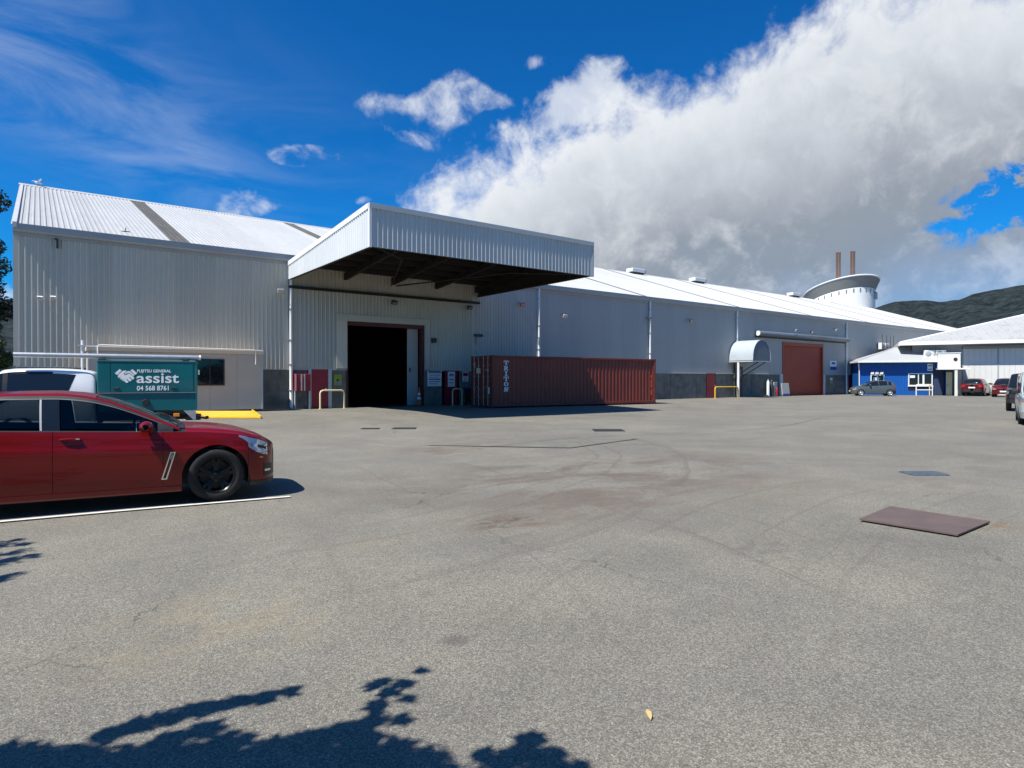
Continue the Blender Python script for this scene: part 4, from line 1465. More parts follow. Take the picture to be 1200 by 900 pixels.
def gull(loc, rot):
    t = thing('seagull', 'white seagull with raised wings perched on the left end of the roof ridge', 'seagull', loc, rot)
    b = MB()
    b.lathe([(0.0, -.30), (.035, -.27), (.07, -.15), (.09, .0), (.08, .12), (.05, .2), (.045, .24), (.055, .28), (.045, .33), (.0, .36)], 12, (0, 0, .22), 'x')
    for sy in (1, -1):
        rows = []
        for k, (yy, zz, c, x0) in enumerate(((.06, .27, .22, .12), (.28, .42, .20, .10), (.52, .48, .15, .02), (.74, .44, .03, -.10))):
            rows.append([(x0, sy * yy, zz), (x0 - c * .5, sy * yy, zz + .018), (x0 - c, sy * yy, zz)])
        b.grid(rows, flip=(sy > 0))
        b.grid([[(x, y, z - .014) for x, y, z in r] for r in rows], flip=(sy < 0))
    b.build('body', M['white'], t, smooth=True)
    b = MB(); b.lathe([(.018, .35), (.012, .40), (0, .43)], 8, (0, 0, .215), 'x'); b.build('beak', M['yellow'], t)
    b = MB()
    for sy in (.04, -.04): b.tube([(0, sy, .15), (0.01, sy, 0)], .009, 5).box(-.02, .06, sy - .025, sy + .025, 0, .008)
    b.build('legs', M['orange'], t)


gull((XL + 0.75, RY, RZ + 0.10), 0.5)
bpy.data.objects['seagull'].scale = (.72, .72, .72)


# ------------------------------------------------------------------ round tower with flues
def build_tower():
    x0, y0 = 88.5, 21.9
    t = thing('round_tower', 'white round tower with a tilted disc roof at the far end of the ridge', 'tower', (x0, y0, 0), -YAW)
    R, R2 = 5.35, 6.0
    n = 72
    A = [2 * PI * i / n for i in range(n + 1)]
    def top(a, r=R): return 15.8 + .09 * r * math.cos(a) - .24 * r * math.sin(a)
    def rimz(a, r=R2): return 17.45 + .09 * r * math.cos(a) - .25 * r * math.sin(a)
    b = MB()
    hi = [(R * math.cos(a), R * math.sin(a), top(a)) for a in A]
    b.grid([[(x, y, 0) for x, y, z in hi], hi])
    b.build('drum_wall', M['towerwhite'], t, smooth=True)
    rim = [(R2 * math.cos(a), R2 * math.sin(a), rimz(a)) for a in A]
    b = MB()
    b.grid([[(x * .985, y * .985, z - .02) for x, y, z in hi], rim])
    b.build('soffit', M['soffgrey'], t, smooth=True)
    b = MB()
    rings = []
    for f, dz in ((1.0, -.03), (1.02, .08), (1.0, .22), (.8, .40), (.5, .55), (.2, .62), (.01, .63)):
        rings.append([(R2 * f * math.cos(a), R2 * f * math.sin(a), rimz(a, R2 * f) + dz) for a in A])
    b.grid(rings)
    b.build('disc_roof', M['white'], t, smooth=True, angle=50)
    for i in range(30):
        a = 2 * PI * i / 30
        b = MB()
        b.box(R - .04, R + .06, -.10, .10, -.30, .30)
        b.xf(Matrix.Rotation(a, 4, 'Z'))
        b.v = [(x, y, z + top(a) - .45) for x, y, z in b.v]
        b.build('slot_window', M['soffgrey'], t)
    a = math.radians(-42)
    b = MB(); b.box(R - .02, R + .35, -.40, .40, -.8, .4); b.xf(Matrix.Rotation(a, 4, 'Z')); b.v = [(x, y, z + top(a) - .9) for x, y, z in b.v]
    b.build('speaker_box', M['gutter'], t)
    b = MB(); b.box(R - .02, R + .12, -.5, .5, -.15, .12); b.xf(Matrix.Rotation(a, 4, 'Z')); b.v = [(x, y, z + 13.6) for x, y, z in b.v]
    b.build('wall_vent', M['gutter'], t)
    for k, lx in enumerate((-.1, 2.45)):
        q = Matrix.Rotation(-YAW, 4, 'Z') @ Vector((lx, .6, 0))
        ft = thing('twin_flue', ('left' if k == 0 else 'right') + ' pair of tall brown flue pipes rising above the round tower', 'flue',
                   (x0 + q.x, y0 + q.y, 0), -YAW, 'brown flues above the tower')
        for p in (-.24, .24):
            b = MB(); b.lathe([(.17, 10), (.17, 23.9 + .2 * k), (.21, 23.95 + .2 * k), (.21, 24.15 + .2 * k), (0, 24.2 + .2 * k)], 10, (p, 0, 0))
            b.build('flue_pipe', M['terracotta'], ft, smooth=True)


build_tower()

# ------------------------------------------------------------------ portable shed against the warehouse
def build_shed():
    x0, x1, y0 = -23.2, -16.1, -1.3
    t = thing('portable_shed', 'beige portable shed with a dark window against the warehouse wall', 'shed', (x0, y0, 0))
    W, D, H = x1 - x0, 1.15, 2.95
    b = MB(); b.box(0, W, 0.02, D, 0.12, H - 0.03); b.build('shed_body', M['shed'], t)
    n = 6
    for i in range(n):
        a, c = W * i / n, W * (i + 1) / n
        if i == 3:   # bay behind the window
            b = MB()
            wx0, wx1, wz0, wz1 = 4.52 - .02, 5.62, 1.30, 2.47
            b.bev(a + .006, c - .006, 0, .018, .14, wz0 - .02, .003)
            b.build('wall_panel', M['shed'], t)
            b = MB()
            b.bev(a + .006, c - .006, 0, .018, wz1 + .02, H - .2, .003)
        else:
            b = MB(); b.bev(a + .004, c - .004, 0.0, .018, .14, H - .2, .003)
        b.build('wall_panel', M['shed'], t)
    b = MB(); b.bev(-.05, W + .05, -.06, D, H - .19, H, .01); b.build('roof_edge', M['shed'], t)
    b = MB(); b.bev(W - .055, W + .012, -.02, .02, .12, H - .195, .004); b.build('corner_trim', M['trim'], t)
    b = MB(); b.bev(-.012, .055, -.02, .02, .12, H - .195, .004); b.build('corner_trim', M['trim'], t)
    b = MB(); b.box(.02, W - .02, .06, D - .05, 0.0, .12); b.build('skid_base', M['darksteel'], t)
    b = MB()
    wx0, wx1, wz0, wz1 = 4.12, 5.36, 1.27, 2.50
    b.box(wx0, wx0 + .06, -.045, .03, wz0, wz1); b.box(wx1 - .06, wx1, -.045, .03, wz0, wz1)
    b.box(wx0 + .06, wx1 - .06, -.045, .03, wz0, wz0 + .06); b.box(wx0 + .06, wx1 - .06, -.045, .03, wz1 - .06, wz1)
    b.box(wx0 + .58, wx0 + .63, -.04, .03, wz0 + .06, wz1 - .06)
    f = b.build('window_frame', M['black'], t)
    b = MB(); b.box(wx0 + .06, wx1 - .06, -.02, .012, wz0 + .06, wz1 - .06); b.build('pane', M['glass'], f)
    b = MB(); b.box(wx0 + .10, wx0 + .17, -.026, -.021, wz0 + .5, wz0 + .72); b.build('sticker', M['signwhite'], f)
    # white conduit along the roof edge, dropping near both ends
    b = MB()
    b.tube([(.35, -.10, 2.45), (.35, -.10, H + .02), (.42, -.10, H + .06), (W - .42, -.10, H + .02), (W - .35, -.10, H - .03), (W - .35, -.10, 2.28)], .028, 8)
    b.build('conduit', M['white'], t, smooth=True)
    b = MB(); b.box(-.35, W + .0, -.03, .03, H + .003, H + .05); b.build('roof_flashing', M['white'], t)
    b = MB(); b.tube([(-.18, .05, .2), (-.18, .05, H + .25)], .05, 8); b.build('vent_pipe', M['white'], t, smooth=True)


build_shed()

# yellow steel ramp lying in front of the shed
def build_ramp():
    P = [cw(-14.25, 28.4), cw(-11.6, 28.4), cw(-10.15, 25.7), cw(-12.2, 25.3)]
    t = thing('yellow_ramp', 'yellow steel ramp plate lying on the yard in front of the beige shed', 'ramp', (P[0][0], P[0][1], 0))
    o = t.location
    top = [(P[0][0], P[0][1], .15), (P[1][0], P[1][1], .15), (P[2][0], P[2][1], gz(*P[2]) + .045), (P[3][0], P[3][1], gz(*P[3]) + .045)]
    bot = [(x, y, gz(x, y) + .004) for x, y, z in top]
    b = MB(); b.add([Vector(p) - o for p in top + bot], [(3, 2, 1, 0), (4, 5, 6, 7), (0, 1, 5, 4), (1, 2, 6, 5), (2, 3, 7, 6), (3, 0, 4, 7)])
    b.build('ramp_plate', M['yellow'], t)
    tv = [Vector(p) - o for p in top]
    for s in (0, 1):
        a, c = (tv[0], tv[3]) if s == 0 else (tv[1], tv[2])
        b = MB(); b.tube([a + Vector((0, 0, .03)), c + Vector((0, 0, .03))], .035, 6); b.build('side_kerb', M['yellow'], t)
    b = MB()
    for k in range(1, 8):
        f = k / 8
        a = tv[0].lerp(tv[3], f); c = tv[1].lerp(tv[2], f)
        b.tube([a.lerp(c, .05) + Vector((0, 0, .006)), a.lerp(c, .95) + Vector((0, 0, .006))], .012, 4)
    b.build('grip_bars', M['yellow'], t)


build_ramp()


# ------------------------------------------------------------------ blue hut
def frame_at(xc, z, ang):
    """origin and rotation of a frontage starting at camera-ground (xc, z) and running right, turned ang towards the viewer"""
    x, y = cw(xc, z)
    return (x, y, 0), -YAW - ang


def build_hut():
    loc, rz = frame_at(35.75, 65.3, 0.28)
    t = thing('blue_hut', 'small blue gatehouse hut with white hipped roof in front of the warehouse', 'hut', loc, rz)
    W, D, H = 7.75, 5.0, 3.45
    n = 34
    b = MB()
    pts = []
    for i in range(n):
        p = 6.55 / n
        pts += [(i * p, 0), (i * p + p * .35, 0), (i * p + p * .5, -.018), (i * p + p * .85, -.018)]
    pts.append((6.55, 0))
    b.grid([[(x, y, z) for x, y in pts] for z in (0.0, H)])
    b.build('front_cladding', M['hutblue'], t)
    b = MB()
    b.box(0, 6.55, .01, .15, 0, H - .01)
    b.box(0, .15, .15, D, 0, H - .01); b.box(W - .15, W, .16, D, 0, H - .01); b.box(0.15, W - .15, D - .15, D, 0, H - .01)
    b.box(6.56, W, 0.9, 1.05, 0, H - .01); b.box(6.4, 6.55, .15, .9, 0, H - .01); b.box(7.6, W, .01, .15, 0, H - .01)
    b.box(6.56, 7.59, .01, .15, 2.6, H - .01)
    b.build('wall', M['hutblue'], t)
    # roof
    o = .72
    x0, x1, y0, y1 = -.35, W + .45, -o, D + o
    zt, ze = 4.9, H + .02
    b = MB()
    ra, rb = (W * .48, D * .5), (W * .62, D * .5)
    v = [(x0, y0, ze), (x1, y0, ze), (x1, y1, ze), (x0, y1, ze), (ra[0], ra[1], zt), (rb[0], rb[1], zt)]
    b.add(v, [(0, 1, 5, 4), (1, 2, 5), (2, 3, 4, 5), (3, 0, 4)])
    b.add([(x, y, z - .05) for x, y, z in v[:4]], [(3, 2, 1, 0)])
    r = b.build('hip_roof', M['roof'], t)
    b = MB()
    for (a, c) in ((v[0], v[4]), (v[1], v[5]), (v[4], v[5])):
        b.tube([a, c], .07, 6)
    b.build('ridge_capping', M['roof'], r)
    b = MB()
    b.box(x0 - .03, x1 + .03, y0 - .05, y0, ze - .16, ze + .02); b.box(x0 - .05, x0, y0 - .05, y1, ze - .16, ze + .02); b.box(x1, x1 + .05, y0 - .05, y1, ze - .16, ze + .02)
    b.build('fascia', M['white'], t)
    b = MB(); b.tube([(-.28, -.66, ze - .1), (-.26, -.6, ze - .4), (-.10, -.09, 2.6), (-.08, -.09, 0.1)], .05, 8); b.build('downpipe', M['white'], t, smooth=True)
    def window(x0, x1, z0, z1, mull):
        b = MB()
        b.box(x0, x0 + .09, -.08, .0, z0, z1); b.box(x1 - .09, x1, -.08, .0, z0, z1); b.box(x0 + .09, x1 - .09, -.08, 0, z0, z0 + .09); b.box(x0 + .09, x1 - .09, -.08, 0, z1 - .09, z1)
        for m in mull: b.box(m - .04, m + .04, -.075, 0, z0 + .09, z1 - .09)
        f = b.build('window_frame', M['white'], t)
        xs = [x0 + .09] + list(mull) + [x1 - .09]
        for a, c in zip(xs[:-1], xs[1:]):
            b = MB(); b.box(a + .03, c - .03, -.045, -.03, z0 + .09, z1 - .09); b.build('pane', M['glass'], f)
        b = MB(); b.box(x0 - .05, x1 + .05, -.14, -.081, z0 - .06, z0); b.build('sill', M['white'], f)
        return f
    f = window(.95, 2.2, .95, 2.1, (1.57,))
    b = MB(); b.box(1.2, 1.75, -.055, -.047, 1.3, 1.8); b.build('paper_notice', M['signwhite'], f)
    for k in range(3):
        b = MB(); b.add([(1.0 + k * .42, -.08, 2.42), (1.30 + k * .42, -.08, 2.42), (1.16 + k * .42, -.42, 2.14), (.86 + k * .42, -.42, 2.14)], [(0, 1, 2, 3), (3, 2, 1, 0)])
        b.v = b.v
        b.build('awning_slat', M['white'], f)
    f = window(4.35, 6.5, .95, 2.22, (5.25, 5.7))
    b = MB(); b.box(4.5, 4.95, -.055, -.047, 1.75, 2.0); b.build('paper_notice', M['signwhite'], f)
    b = MB(); b.box(5.62, 5.78, -.056, -.05, 1.05, 2.1); b.build('blind', M['signwhite'], f)
    b = MB(); b.box(4.35, 6.5, -.03, -.019, .5, .88); b.build('lower_panel', M['black'], t)
    b = MB(); b.bev(6.6, 7.55, .16, .2, .03, 2.55, .01); d = b.build('security_door', M['darksteel'], t)
    b = MB()
    for i in range(6): b.box(6.66 + i * .16, 6.69 + i * .16, .12, .15, .1, 2.5)
    b.build('door_bars', M['hutblue'], d)
    b = MB(); b.box(6.05, 6.5, -.05, -.02, 2.45, 3.15); s = b.build('notice_board', M['signwhite'], t)
    b = MB(); b.box(6.1, 6.45, -.056, -.051, 2.9, 3.05).box(6.1, 6.45, -.056, -.051, 2.55, 2.66); b.build('printed_band', M['signgrey'], s)
    # handrail in front of the counter
    lx, ly = cw(40.0, 62.9)
    hr = thing('handrail_frame', 'white handrail frame standing before the right window of the blue hut', 'handrail', (lx, ly, 0), rz)
    b = MB(); b.tube([(0, 0, 0), (0, 0, 1.02), (.07, 0, 1.08), (1.33, 0, 1.08), (1.4, 0, 1.02), (1.4, 0, 0)], .05, 8); b.build('rail', M['white'], hr, smooth=True)
    b = MB(); b.tube([(0.05, 0, .55), (1.35, 0, .55)], .045, 8); b.build('mid_rail', M['white'], hr, smooth=True)
    b = MB(); b.tube([(1.4, 0, 0.0), (1.4, 0, 1.0), (1.4, .8, 1.0), (1.4, .8, 0)], .045, 8); b.build('return_rail', M['cream'], hr, smooth=True)
    # air conditioners on the roof edge
    for k, lx_ in enumerate((6.3, 7.3)):
        q = Matrix.Rotation(rz, 4, 'Z') @ Vector((lx_, .55, 0))
        aircon((loc[0] + q.x, loc[1] + q.y, 3.80), rz, ('left' if k == 0 else 'right') + ' air conditioner standing on the white hut roof', 'air conditioners on the hut roof')


build_hut()


# ------------------------------------------------------------------ white building at the right
def build_white():
    loc, rz = frame_at(41.05, 65.2, 0.49)
    t = thing('white_building', 'white industrial building with low hipped roof and big white doors at the right', 'building', loc, rz)
    H, OV, LEN, DEP = 5.35, 1.12, 46.0, 27.0
    b = MB()
    b.box(0, LEN, 0.0, .2, 4.9, H)                                # strip under the eave
    b.box(0, 4.2, 0.0, .2, 0, 4.9)
    b.box(0, .2, .2, DEP, 0, H); b.box(LEN - .2, LEN, .2, DEP, 0, H); b.box(.2, LEN - .2, DEP - .2, DEP, 0, H)
    b.build('wall', M['greyshade'], t)  # white wall made grey under the eave: shade put into its colour
    # big sliding doors, vertical boards
    xs = [4.25, 7.1, 10.2, 15.6, 21.0, 26.4, 31.8, 37.2, LEN - .3]
    for i, (a, c) in enumerate(zip(xs[:-1], xs[1:])):
        nb = max(3, int((c - a) / .42))
        b = MB()
        b.box(a + .02, c - .02, .08, .2, .03, 4.9)
        q = (c - a - .1) / nb
        for k in range(nb): b.bev(a + .05 + k * q + .006, a + .05 + (k + 1) * q - .006, .045, .078, .05, 4.6, .008)
        d = b.build('sliding_door', M['whitewall'], t)
        b = MB(); b.box(a, c, -.10, .04, 4.62, 4.88); b.build('door_track', M['greyshade'], d)
        b = MB(); b.box(a - .05, a + .05, .01, .042, 0.05, 4.6); b.build('door_stile', M['gutter'], d)
    # hip roof
    x0, x1, y0, y1 = -OV, LEN + OV, -OV, DEP + OV
    hd = (y1 - y0) / 2
    zt = H + hd * .27
    v = [(x0, y0, H), (x1, y0, H), (x1, y1, H), (x0, y1, H), (x0 + hd, y0 + hd, zt), (x1 - hd, y0 + hd, zt)]
    b = MB()
    b.add(v, [(0, 1, 5, 4), (1, 2, 5), (2, 3, 4, 5), (3, 0, 4)])
    b.add([(x, y, z - .08) for x, y, z in v[:4]], [(3, 2, 1, 0)])
    r = b.build('hip_roof', M['lichen'], t)
    b = MB()
    for k in range(60):                                            # standing seams on the front slope
        x = x0 + (k + .5) * (x1 - x0) / 60
        e = min(x - x0, x1 - x, hd)
        b.add([(x - .03, y0 + .02, H + .005), (x + .03, y0 + .02, H + .005), (x + .03, y0 + e, H + e * .27 + .005), (x - .03, y0 + e, H + e * .27 + .005),
               (x, y0 + .02, H + .05), (x, y0 + e, H + e * .27 + .05)], [(0, 4, 5, 3), (1, 2, 5, 4)])
    b.build('roof_seams', M['lichen'], r)
    b = MB(); b.tube([v[0], v[4]], .12, 6); b.build('hip_capping', M['white'], r)
    b = MB()
    b.box(x0 - .12, x1, y0 - .14, y0, H - .30, H + .03); b.box(x0 - .14, x0, y0, y1, H - .30, H + .03)
    b.build('gutter', M['white'], t)
    # projecting white porch with flat awning
    b = MB(); b.box(2.0, 3.85, -1.75, -.01, 2.69, 4.15); p = b.build('porch_block', M['whitewall'], t)
    b = MB(); b.box(1.95, 3.9, -1.8, 0.0, 4.155, 4.22); b.build('porch_roof', M['white'], p)
    b = MB(); b.lathe([(0, -1.80), (.16, -1.80), (.18, -1.752)], 16, (3.45, 0, 3.55), 'y'); b.build('round_vent', M['black'], p)
    b = MB(); b.box(1.9, 4.45, -3.0, -.02, 2.55, 2.685); b.build('awning_slab', M['white'], t)
    b = MB(); b.box(3.25, 3.47, -2.95, -2.75, 0, 2.545); b.build('awning_post', M['whitewall'], t)
    b = MB(); b.bev(2.75, 3.25, -1.20, -1.15, .03, 2.3, .01); d = b.build('cream_door', M['cream'], t)
    b = MB(); b.bev(2.82, 2.88, -1.25, -1.20, 1.0, 1.1, .01); b.build('handle', M['black'], d)
    b = MB(); b.box(3.50, 3.95, -1.75, -1.70, 0.02, 2.5); b.build('timber_panel', M['shed'], t)


build_white()

# ------------------------------------------------------------------ things lying on the yard
P = [(-17.32, -29.94), (-16.25, -29.82), (-16.27, -30.88), (-17.28, -30.90)]
def yard_z(x, y): return gz(x, y) + 0.012 * mnoise.noise(Vector((x * 0.35, y * 0.35, 0)))
t = thing('steel_plate', 'rusty brown steel road plate lying flat on the asphalt at the right', 'steel plate', (-16.78, -30.38, gz(-16.8, -30.4) + .012))
b = MB()
pl = [(x + 16.78, y + 30.38) for x, y in P]
b.prism(pl[::-1], 0.003, 0.019, 'z')
b.build('plate', M['rust'], t)
def cover(x, y, w, d, label, rot=0.0, round_=False, m='iron'):
    z = yard_z(x, y) + .012
    t = thing('drain_cover', label, 'drain cover', (x, y, z), rot)
    b = MB()
    if round_: b.lathe([(w / 2, -.02), (w / 2, .012), (w / 2 - .03, .014), (0, .014)], 24)
    else: b.bev(-w / 2, w / 2, -d / 2, d / 2, -.02, .014, .006)
    b.build('cover_frame', M[m], t)
    b = MB()
    n = 9
    for i in range(n):
        q = -w / 2 + (i + .7) * w / (n + .4)
        b.box(q - w / n * .28, q + w / n * .28, -d / 2 + .06, d / 2 - .06, .0145, .02)
    if not round_: b.build('cover_ribs', M[m], t)
cover(-9.6, -18.3, 1.0, .75, 'dark rectangular drain cover on the asphalt before the container', -YAW)
cover(-14.6, -13.3, .8, .5, 'dark drain cover on the asphalt before the loading doorway, the right one', -YAW)
cover(-15.6, -12.7, .6, .35, 'small dark drain cover left of the larger one before the doorway', -YAW)
M['bluemetal'] = mat('worn_blue_grate', (0.10, 0.125, 0.155), 0.6, 0.2, 0.3, 9.0)
cover(-12.6, -28.85, .62, .42, 'blue grey drain grate on the asphalt beyond the steel plate', -YAW, m='bluemetal')
x, y = cw(.66, 3.05)
t = tag(MB().add([(-.045, 0, .004), (-.015, .012, .012), (.02, .013, .016), (.055, 0, .006), (.02, -.013, .012), (-.015, -.012, .009)], [(0, 5, 1), (1, 5, 4, 2), (2, 4, 3)]).build('dry_leaf', M['leafdry']),
        'single yellowed dry leaf lying on the asphalt in the foreground', 'leaf')
t.location = (x, y, yard_z(x, y) + .004); t.rotation_euler = (0, 0, .9)


# ------------------------------------------------------------------ trees
def leaf_cloud(b, c, r, n, size, rnd, squash=0.75):
    for _ in range(n):
        d = Vector((rnd.gauss(0, 1), rnd.gauss(0, 1), rnd.gauss(0, 1))).normalized() * (rnd.random() ** 0.45)
        p = Vector(c) + Vector((d.x * r, d.y * r, d.z * r * squash))
        s = size * rnd.uniform(.6, 1.3)
        nrm = (d + Vector((rnd.uniform(-1, 1), rnd.uniform(-1, 1), rnd.uniform(-.4, 1.4)))).normalized()
        a = nrm.orthogonal().normalized()
        a = (Matrix.Rotation(rnd.uniform(0, 2 * PI), 3, nrm) @ a)
        q = nrm.cross(a)
        b.add([p - a * s, p - a * .1 * s + q * s * .42, p + a * s, p - a * .1 * s - q * s * .42], [(0, 1, 2, 3)])


def tree(name, label, base, limbs, clumps, size, seed, m, trunk_r=.28, group=None):
    rnd = random.Random(seed)
    t = thing(name, label, 'tree', base, 0, group)
    b = MB()
    for pts, r0, r1 in limbs:
        P = [Vector(p) for p in pts]
        # subdivide with a little wander
        Q = []
        for i in range(len(P) - 1):
            for k in range(4):
                f = k / 4
                q = P[i].lerp(P[i + 1], f)
                if i or k: q += Vector((rnd.uniform(-1, 1), rnd.uniform(-1, 1), 0)) * r0 * .35
                Q.append(q)
        Q.append(P[-1])
        b.tube(Q, [r0 + (r1 - r0) * i / (len(Q) - 1) for i in range(len(Q))], 8)
    b.build('trunk', M['bark'], t, smooth=True)
    b = MB()
    for (c, r, n) in clumps: leaf_cloud(b, c, r, n, size, rnd)
    b.build('crown', m, t)
    return t


def far_trees():
    rnd = random.Random(3)
    def crown(cx, cy, cz, R, H, k, dens, r0, r1):
        out = []
        for _ in range(k):
            a, f, h = rnd.uniform(0, 2 * PI), rnd.random() ** .5, rnd.uniform(-1, 1)
            w = math.sqrt(max(0, 1 - h * h * .8))
            r = rnd.uniform(r0, r1)
            out.append(((cx + R * w * f * math.cos(a), cy + R * w * f * math.sin(a), cz + h * H), r, int(dens * r * r)))
        return out
    tree('dark_tree', 'tall dark evergreen tree at the left edge beyond the warehouse corner', (-32.0, 40.0, 0),
         [([(0, 0, -.2), (.1, 0, 4.4), (0.2, .1, 11), (.1, 0, 18)], .5, .1), ([(0.1, 0, 4.8), (2.6, -.3, 8), (4.2, -.4, 12)], .2, .05), ([(0.1, 0, 6), (-3, .5, 10.5), (-4, .6, 14)], .2, .05),
          ([(.1, 0, 7.4), (1.8, 1.2, 11), (3.4, 1, 15)], .2, .05), ([(.1, 0, 10.4), (1.8, -1.2, 13), (3.2, -1, 17)], .16, .04)],
         crown(0.2, 0, 11.2, 4.9, 8.4, 80, 260, .8, 1.6), .22, 11, M['leaf_dark'])
    tree('bushy_tree', 'lower bushy tree below the tall one at the left edge', (-28.9, 36.6, 0),
         [([(0, 0, -.2), (0, .1, 1.2), (.1, .1, 3)], .16, .05), ([(0, 0, .9), (.8, .2, 2.2)], .08, .03), ([(0, 0, 1.0), (-.9, -.2, 2.4)], .08, .03)],
         crown(0.2, 0, 3.4, 2.3, 2.8, 40, 620, .5, .95), .15, 12, M['leaf_mid'])
    tree('background_tree', 'mid green tree farther back at the left edge', (-36.5, 8.0, 0),
         [([(0, 0, -.2), (0, .1, 2.2), (.1, .1, 6)], .24, .05), ([(0, 0, 2), (1.5, .2, 4.5)], .1, .03), ([(0, 0, 2.4), (-1.6, -.2, 4.8)], .1, .03)],
         crown(0.2, 0, 5.2, 3.2, 3.0, 30, 240, .6, 1.1), .14, 13, M['leaf_mid'])


far_trees()


def shade_tree():
    """the tree that overhangs the yard beside the photographer; its shadow falls across the foreground"""
    rnd = random.Random(21)
    bx, by = cw(-6.6, -1.6)
    k = LD / -LD.z
    def over(px, py, h):
        """crown point that shades the yard point seen at (px, py) of the view, h metres up"""
        z = (1.52 + .1) * 745.0 / (py - 445.5)
        x, y = cw((px - 600) / 745.0 * z, z)
        return Vector((x - k.x * h - bx, y - k.y * h - by, h - .1))
    cl = []
    def blob(px, py, r, n, h): cl.append((over(px, py, h), r, n))
    # dense mass along the bottom edge
    for i in range(11):
        px = -60 + i * 55
        blob(px, 893 + rnd.uniform(-4, 4), .17, 260, 3.3 + rnd.uniform(-.2, .3))
        blob(px + 20, 930, .24, 320, 3.5 + rnd.uniform(-.2, .3))
    for px, py, r, n in ((40, 880, .10, 80), (10, 885, .1, 80), (90, 885, .08, 60),
                         (145, 855, .055, 45), (180, 845, .07, 60), (215, 835, .08, 75), (250, 826, .08, 75), (290, 818, .07, 70), (325, 812, .065, 60), (352, 806, .045, 40),
                         (215, 862, .07, 60), (260, 850, .08, 80), (285, 865, .09, 95), (250, 880, .10, 110), (190, 885, .10, 100),
                         (330, 872, .09, 95), (370, 865, .09, 100), (405, 855, .085, 95), (430, 848, .07, 70), (455, 838, .06, 55), (440, 862, .08, 85), (480, 868, .055, 45), (485, 838, .04, 28),
                         (455, 822, .05, 45), (470, 806, .05, 45), (485, 797, .045, 40), (460, 795, .035, 22), (505, 782, .03, 20), (450, 800, .03, 18), (490, 815, .03, 18),
                         (400, 885, .1, 110), (460, 890, .09, 90), (505, 888, .045, 30),
                         (635, 862, .055, 55), (622, 880, .08, 90), (655, 885, .085, 95), (600, 890, .07, 60), (580, 876, .035, 22), (690, 895, .05, 36), (640, 915, .12, 120)):
        blob(px, py, r, n, 3.2 + rnd.uniform(-.25, .25))
    for px, py, r, n in ((10, 638, .16, 60), (30, 646, .13, 45), (-20, 640, .22, 80), (8, 660, .15, 50), (15, 676, .11, 30), (-25, 665, .22, 70), (-60, 650, .3, 90), (45, 650, .07, 24), (38, 637, .07, 34), (30, 632, .06, 20), (52, 652, .05, 16), (20, 655, .12, 60), (30, 672, .07, 24), (5, 680, .1, 40)):
        blob(px, py, r, n, 4.2 + rnd.uniform(-.2, .2))
    # the rest of the crown, above and behind
    for _ in range(46):
        a, f = rnd.uniform(0, 2 * PI), rnd.random() ** .5
        cl.append((Vector((3.0 * f * math.cos(a) - 1.2, 3.0 * f * math.sin(a) - 1.5, 5.2 + rnd.uniform(-1.4, 2.2))), rnd.uniform(.5, .9), 150))
    def to(p): return Vector(p)
    limbs = [([(0, 0, -.2), (.1, 0, 1.6), (.0, .1, 3.0), (-.4, -.5, 5.5)], .26, .07)]
    for px, py, h in ((200, 900, 3.2), (430, 895, 3.2), (60, 900, 3.3), (0, 650, 4.2)):
        e = over(px, py, h)
        limbs.append(([(0.05, 0.05, 2.2 + rnd.uniform(0, .6)), (e.x * .5, e.y * .5, 3.0 + rnd.uniform(0, .5)), tuple(e)], .075, .008))
    for a in (2.6, 3.6, 4.6):
        limbs.append(([(0, 0, 2.4), (1.6 * math.cos(a) - .4, 1.6 * math.sin(a) - .6, 4.2), (2.4 * math.cos(a) - 1, 2.4 * math.sin(a) - 1.2, 5.6)], .1, .03))
    tree('overhanging_tree', 'leafy tree just outside the left of the view whose shadow crosses the foreground', (bx, by, gz(bx, by)), limbs, [(c, r * 1.08, int(n * 1.35)) for c, r, n in cl], .05, 22, M['leaf_dark'])


shade_tree()


def trees_behind():  # unseen row of trees added to darken reflections and ambient light
    rnd = random.Random(5)
    for i, (x, y, R, H) in enumerate(((-47, -43, 3.6, 3.6), (-39.5, -45, 3.9, 4.0), (-32, -44.5, 3.6, 3.7), (-24, -46, 4.0, 4.2), (-15.5, -45.5, 3.7, 3.8), (-7, -47, 4.0, 4.0))):
        cl = []
        for _ in range(44):
            a, f, h = rnd.uniform(0, 2 * PI), rnd.random() ** .4, rnd.uniform(-1, 1)
            w = math.sqrt(max(0, 1 - h * h * .8))
            cl.append(((R * w * f * math.cos(a), R * w * f * math.sin(a), H + .9 + h * H), rnd.uniform(.8, 1.3), 130))
        tree('reflection_tree', 'dense dark tree added out of view behind the photographer to darken reflections', (x, y, gz(x, y)),
             [([(0, 0, -.2), (.1, .1, 2), (0, .2, 5)], .25, .06), ([(0, 0, 1.6), (1.4, .3, 4)], .1, .03), ([(0, 0, 1.8), (-1.4, -.3, 4.2)], .1, .03)], cl, .24, 40 + i, M['leaf_dark'], group='added unseen trees behind the photographer')


trees_behind()

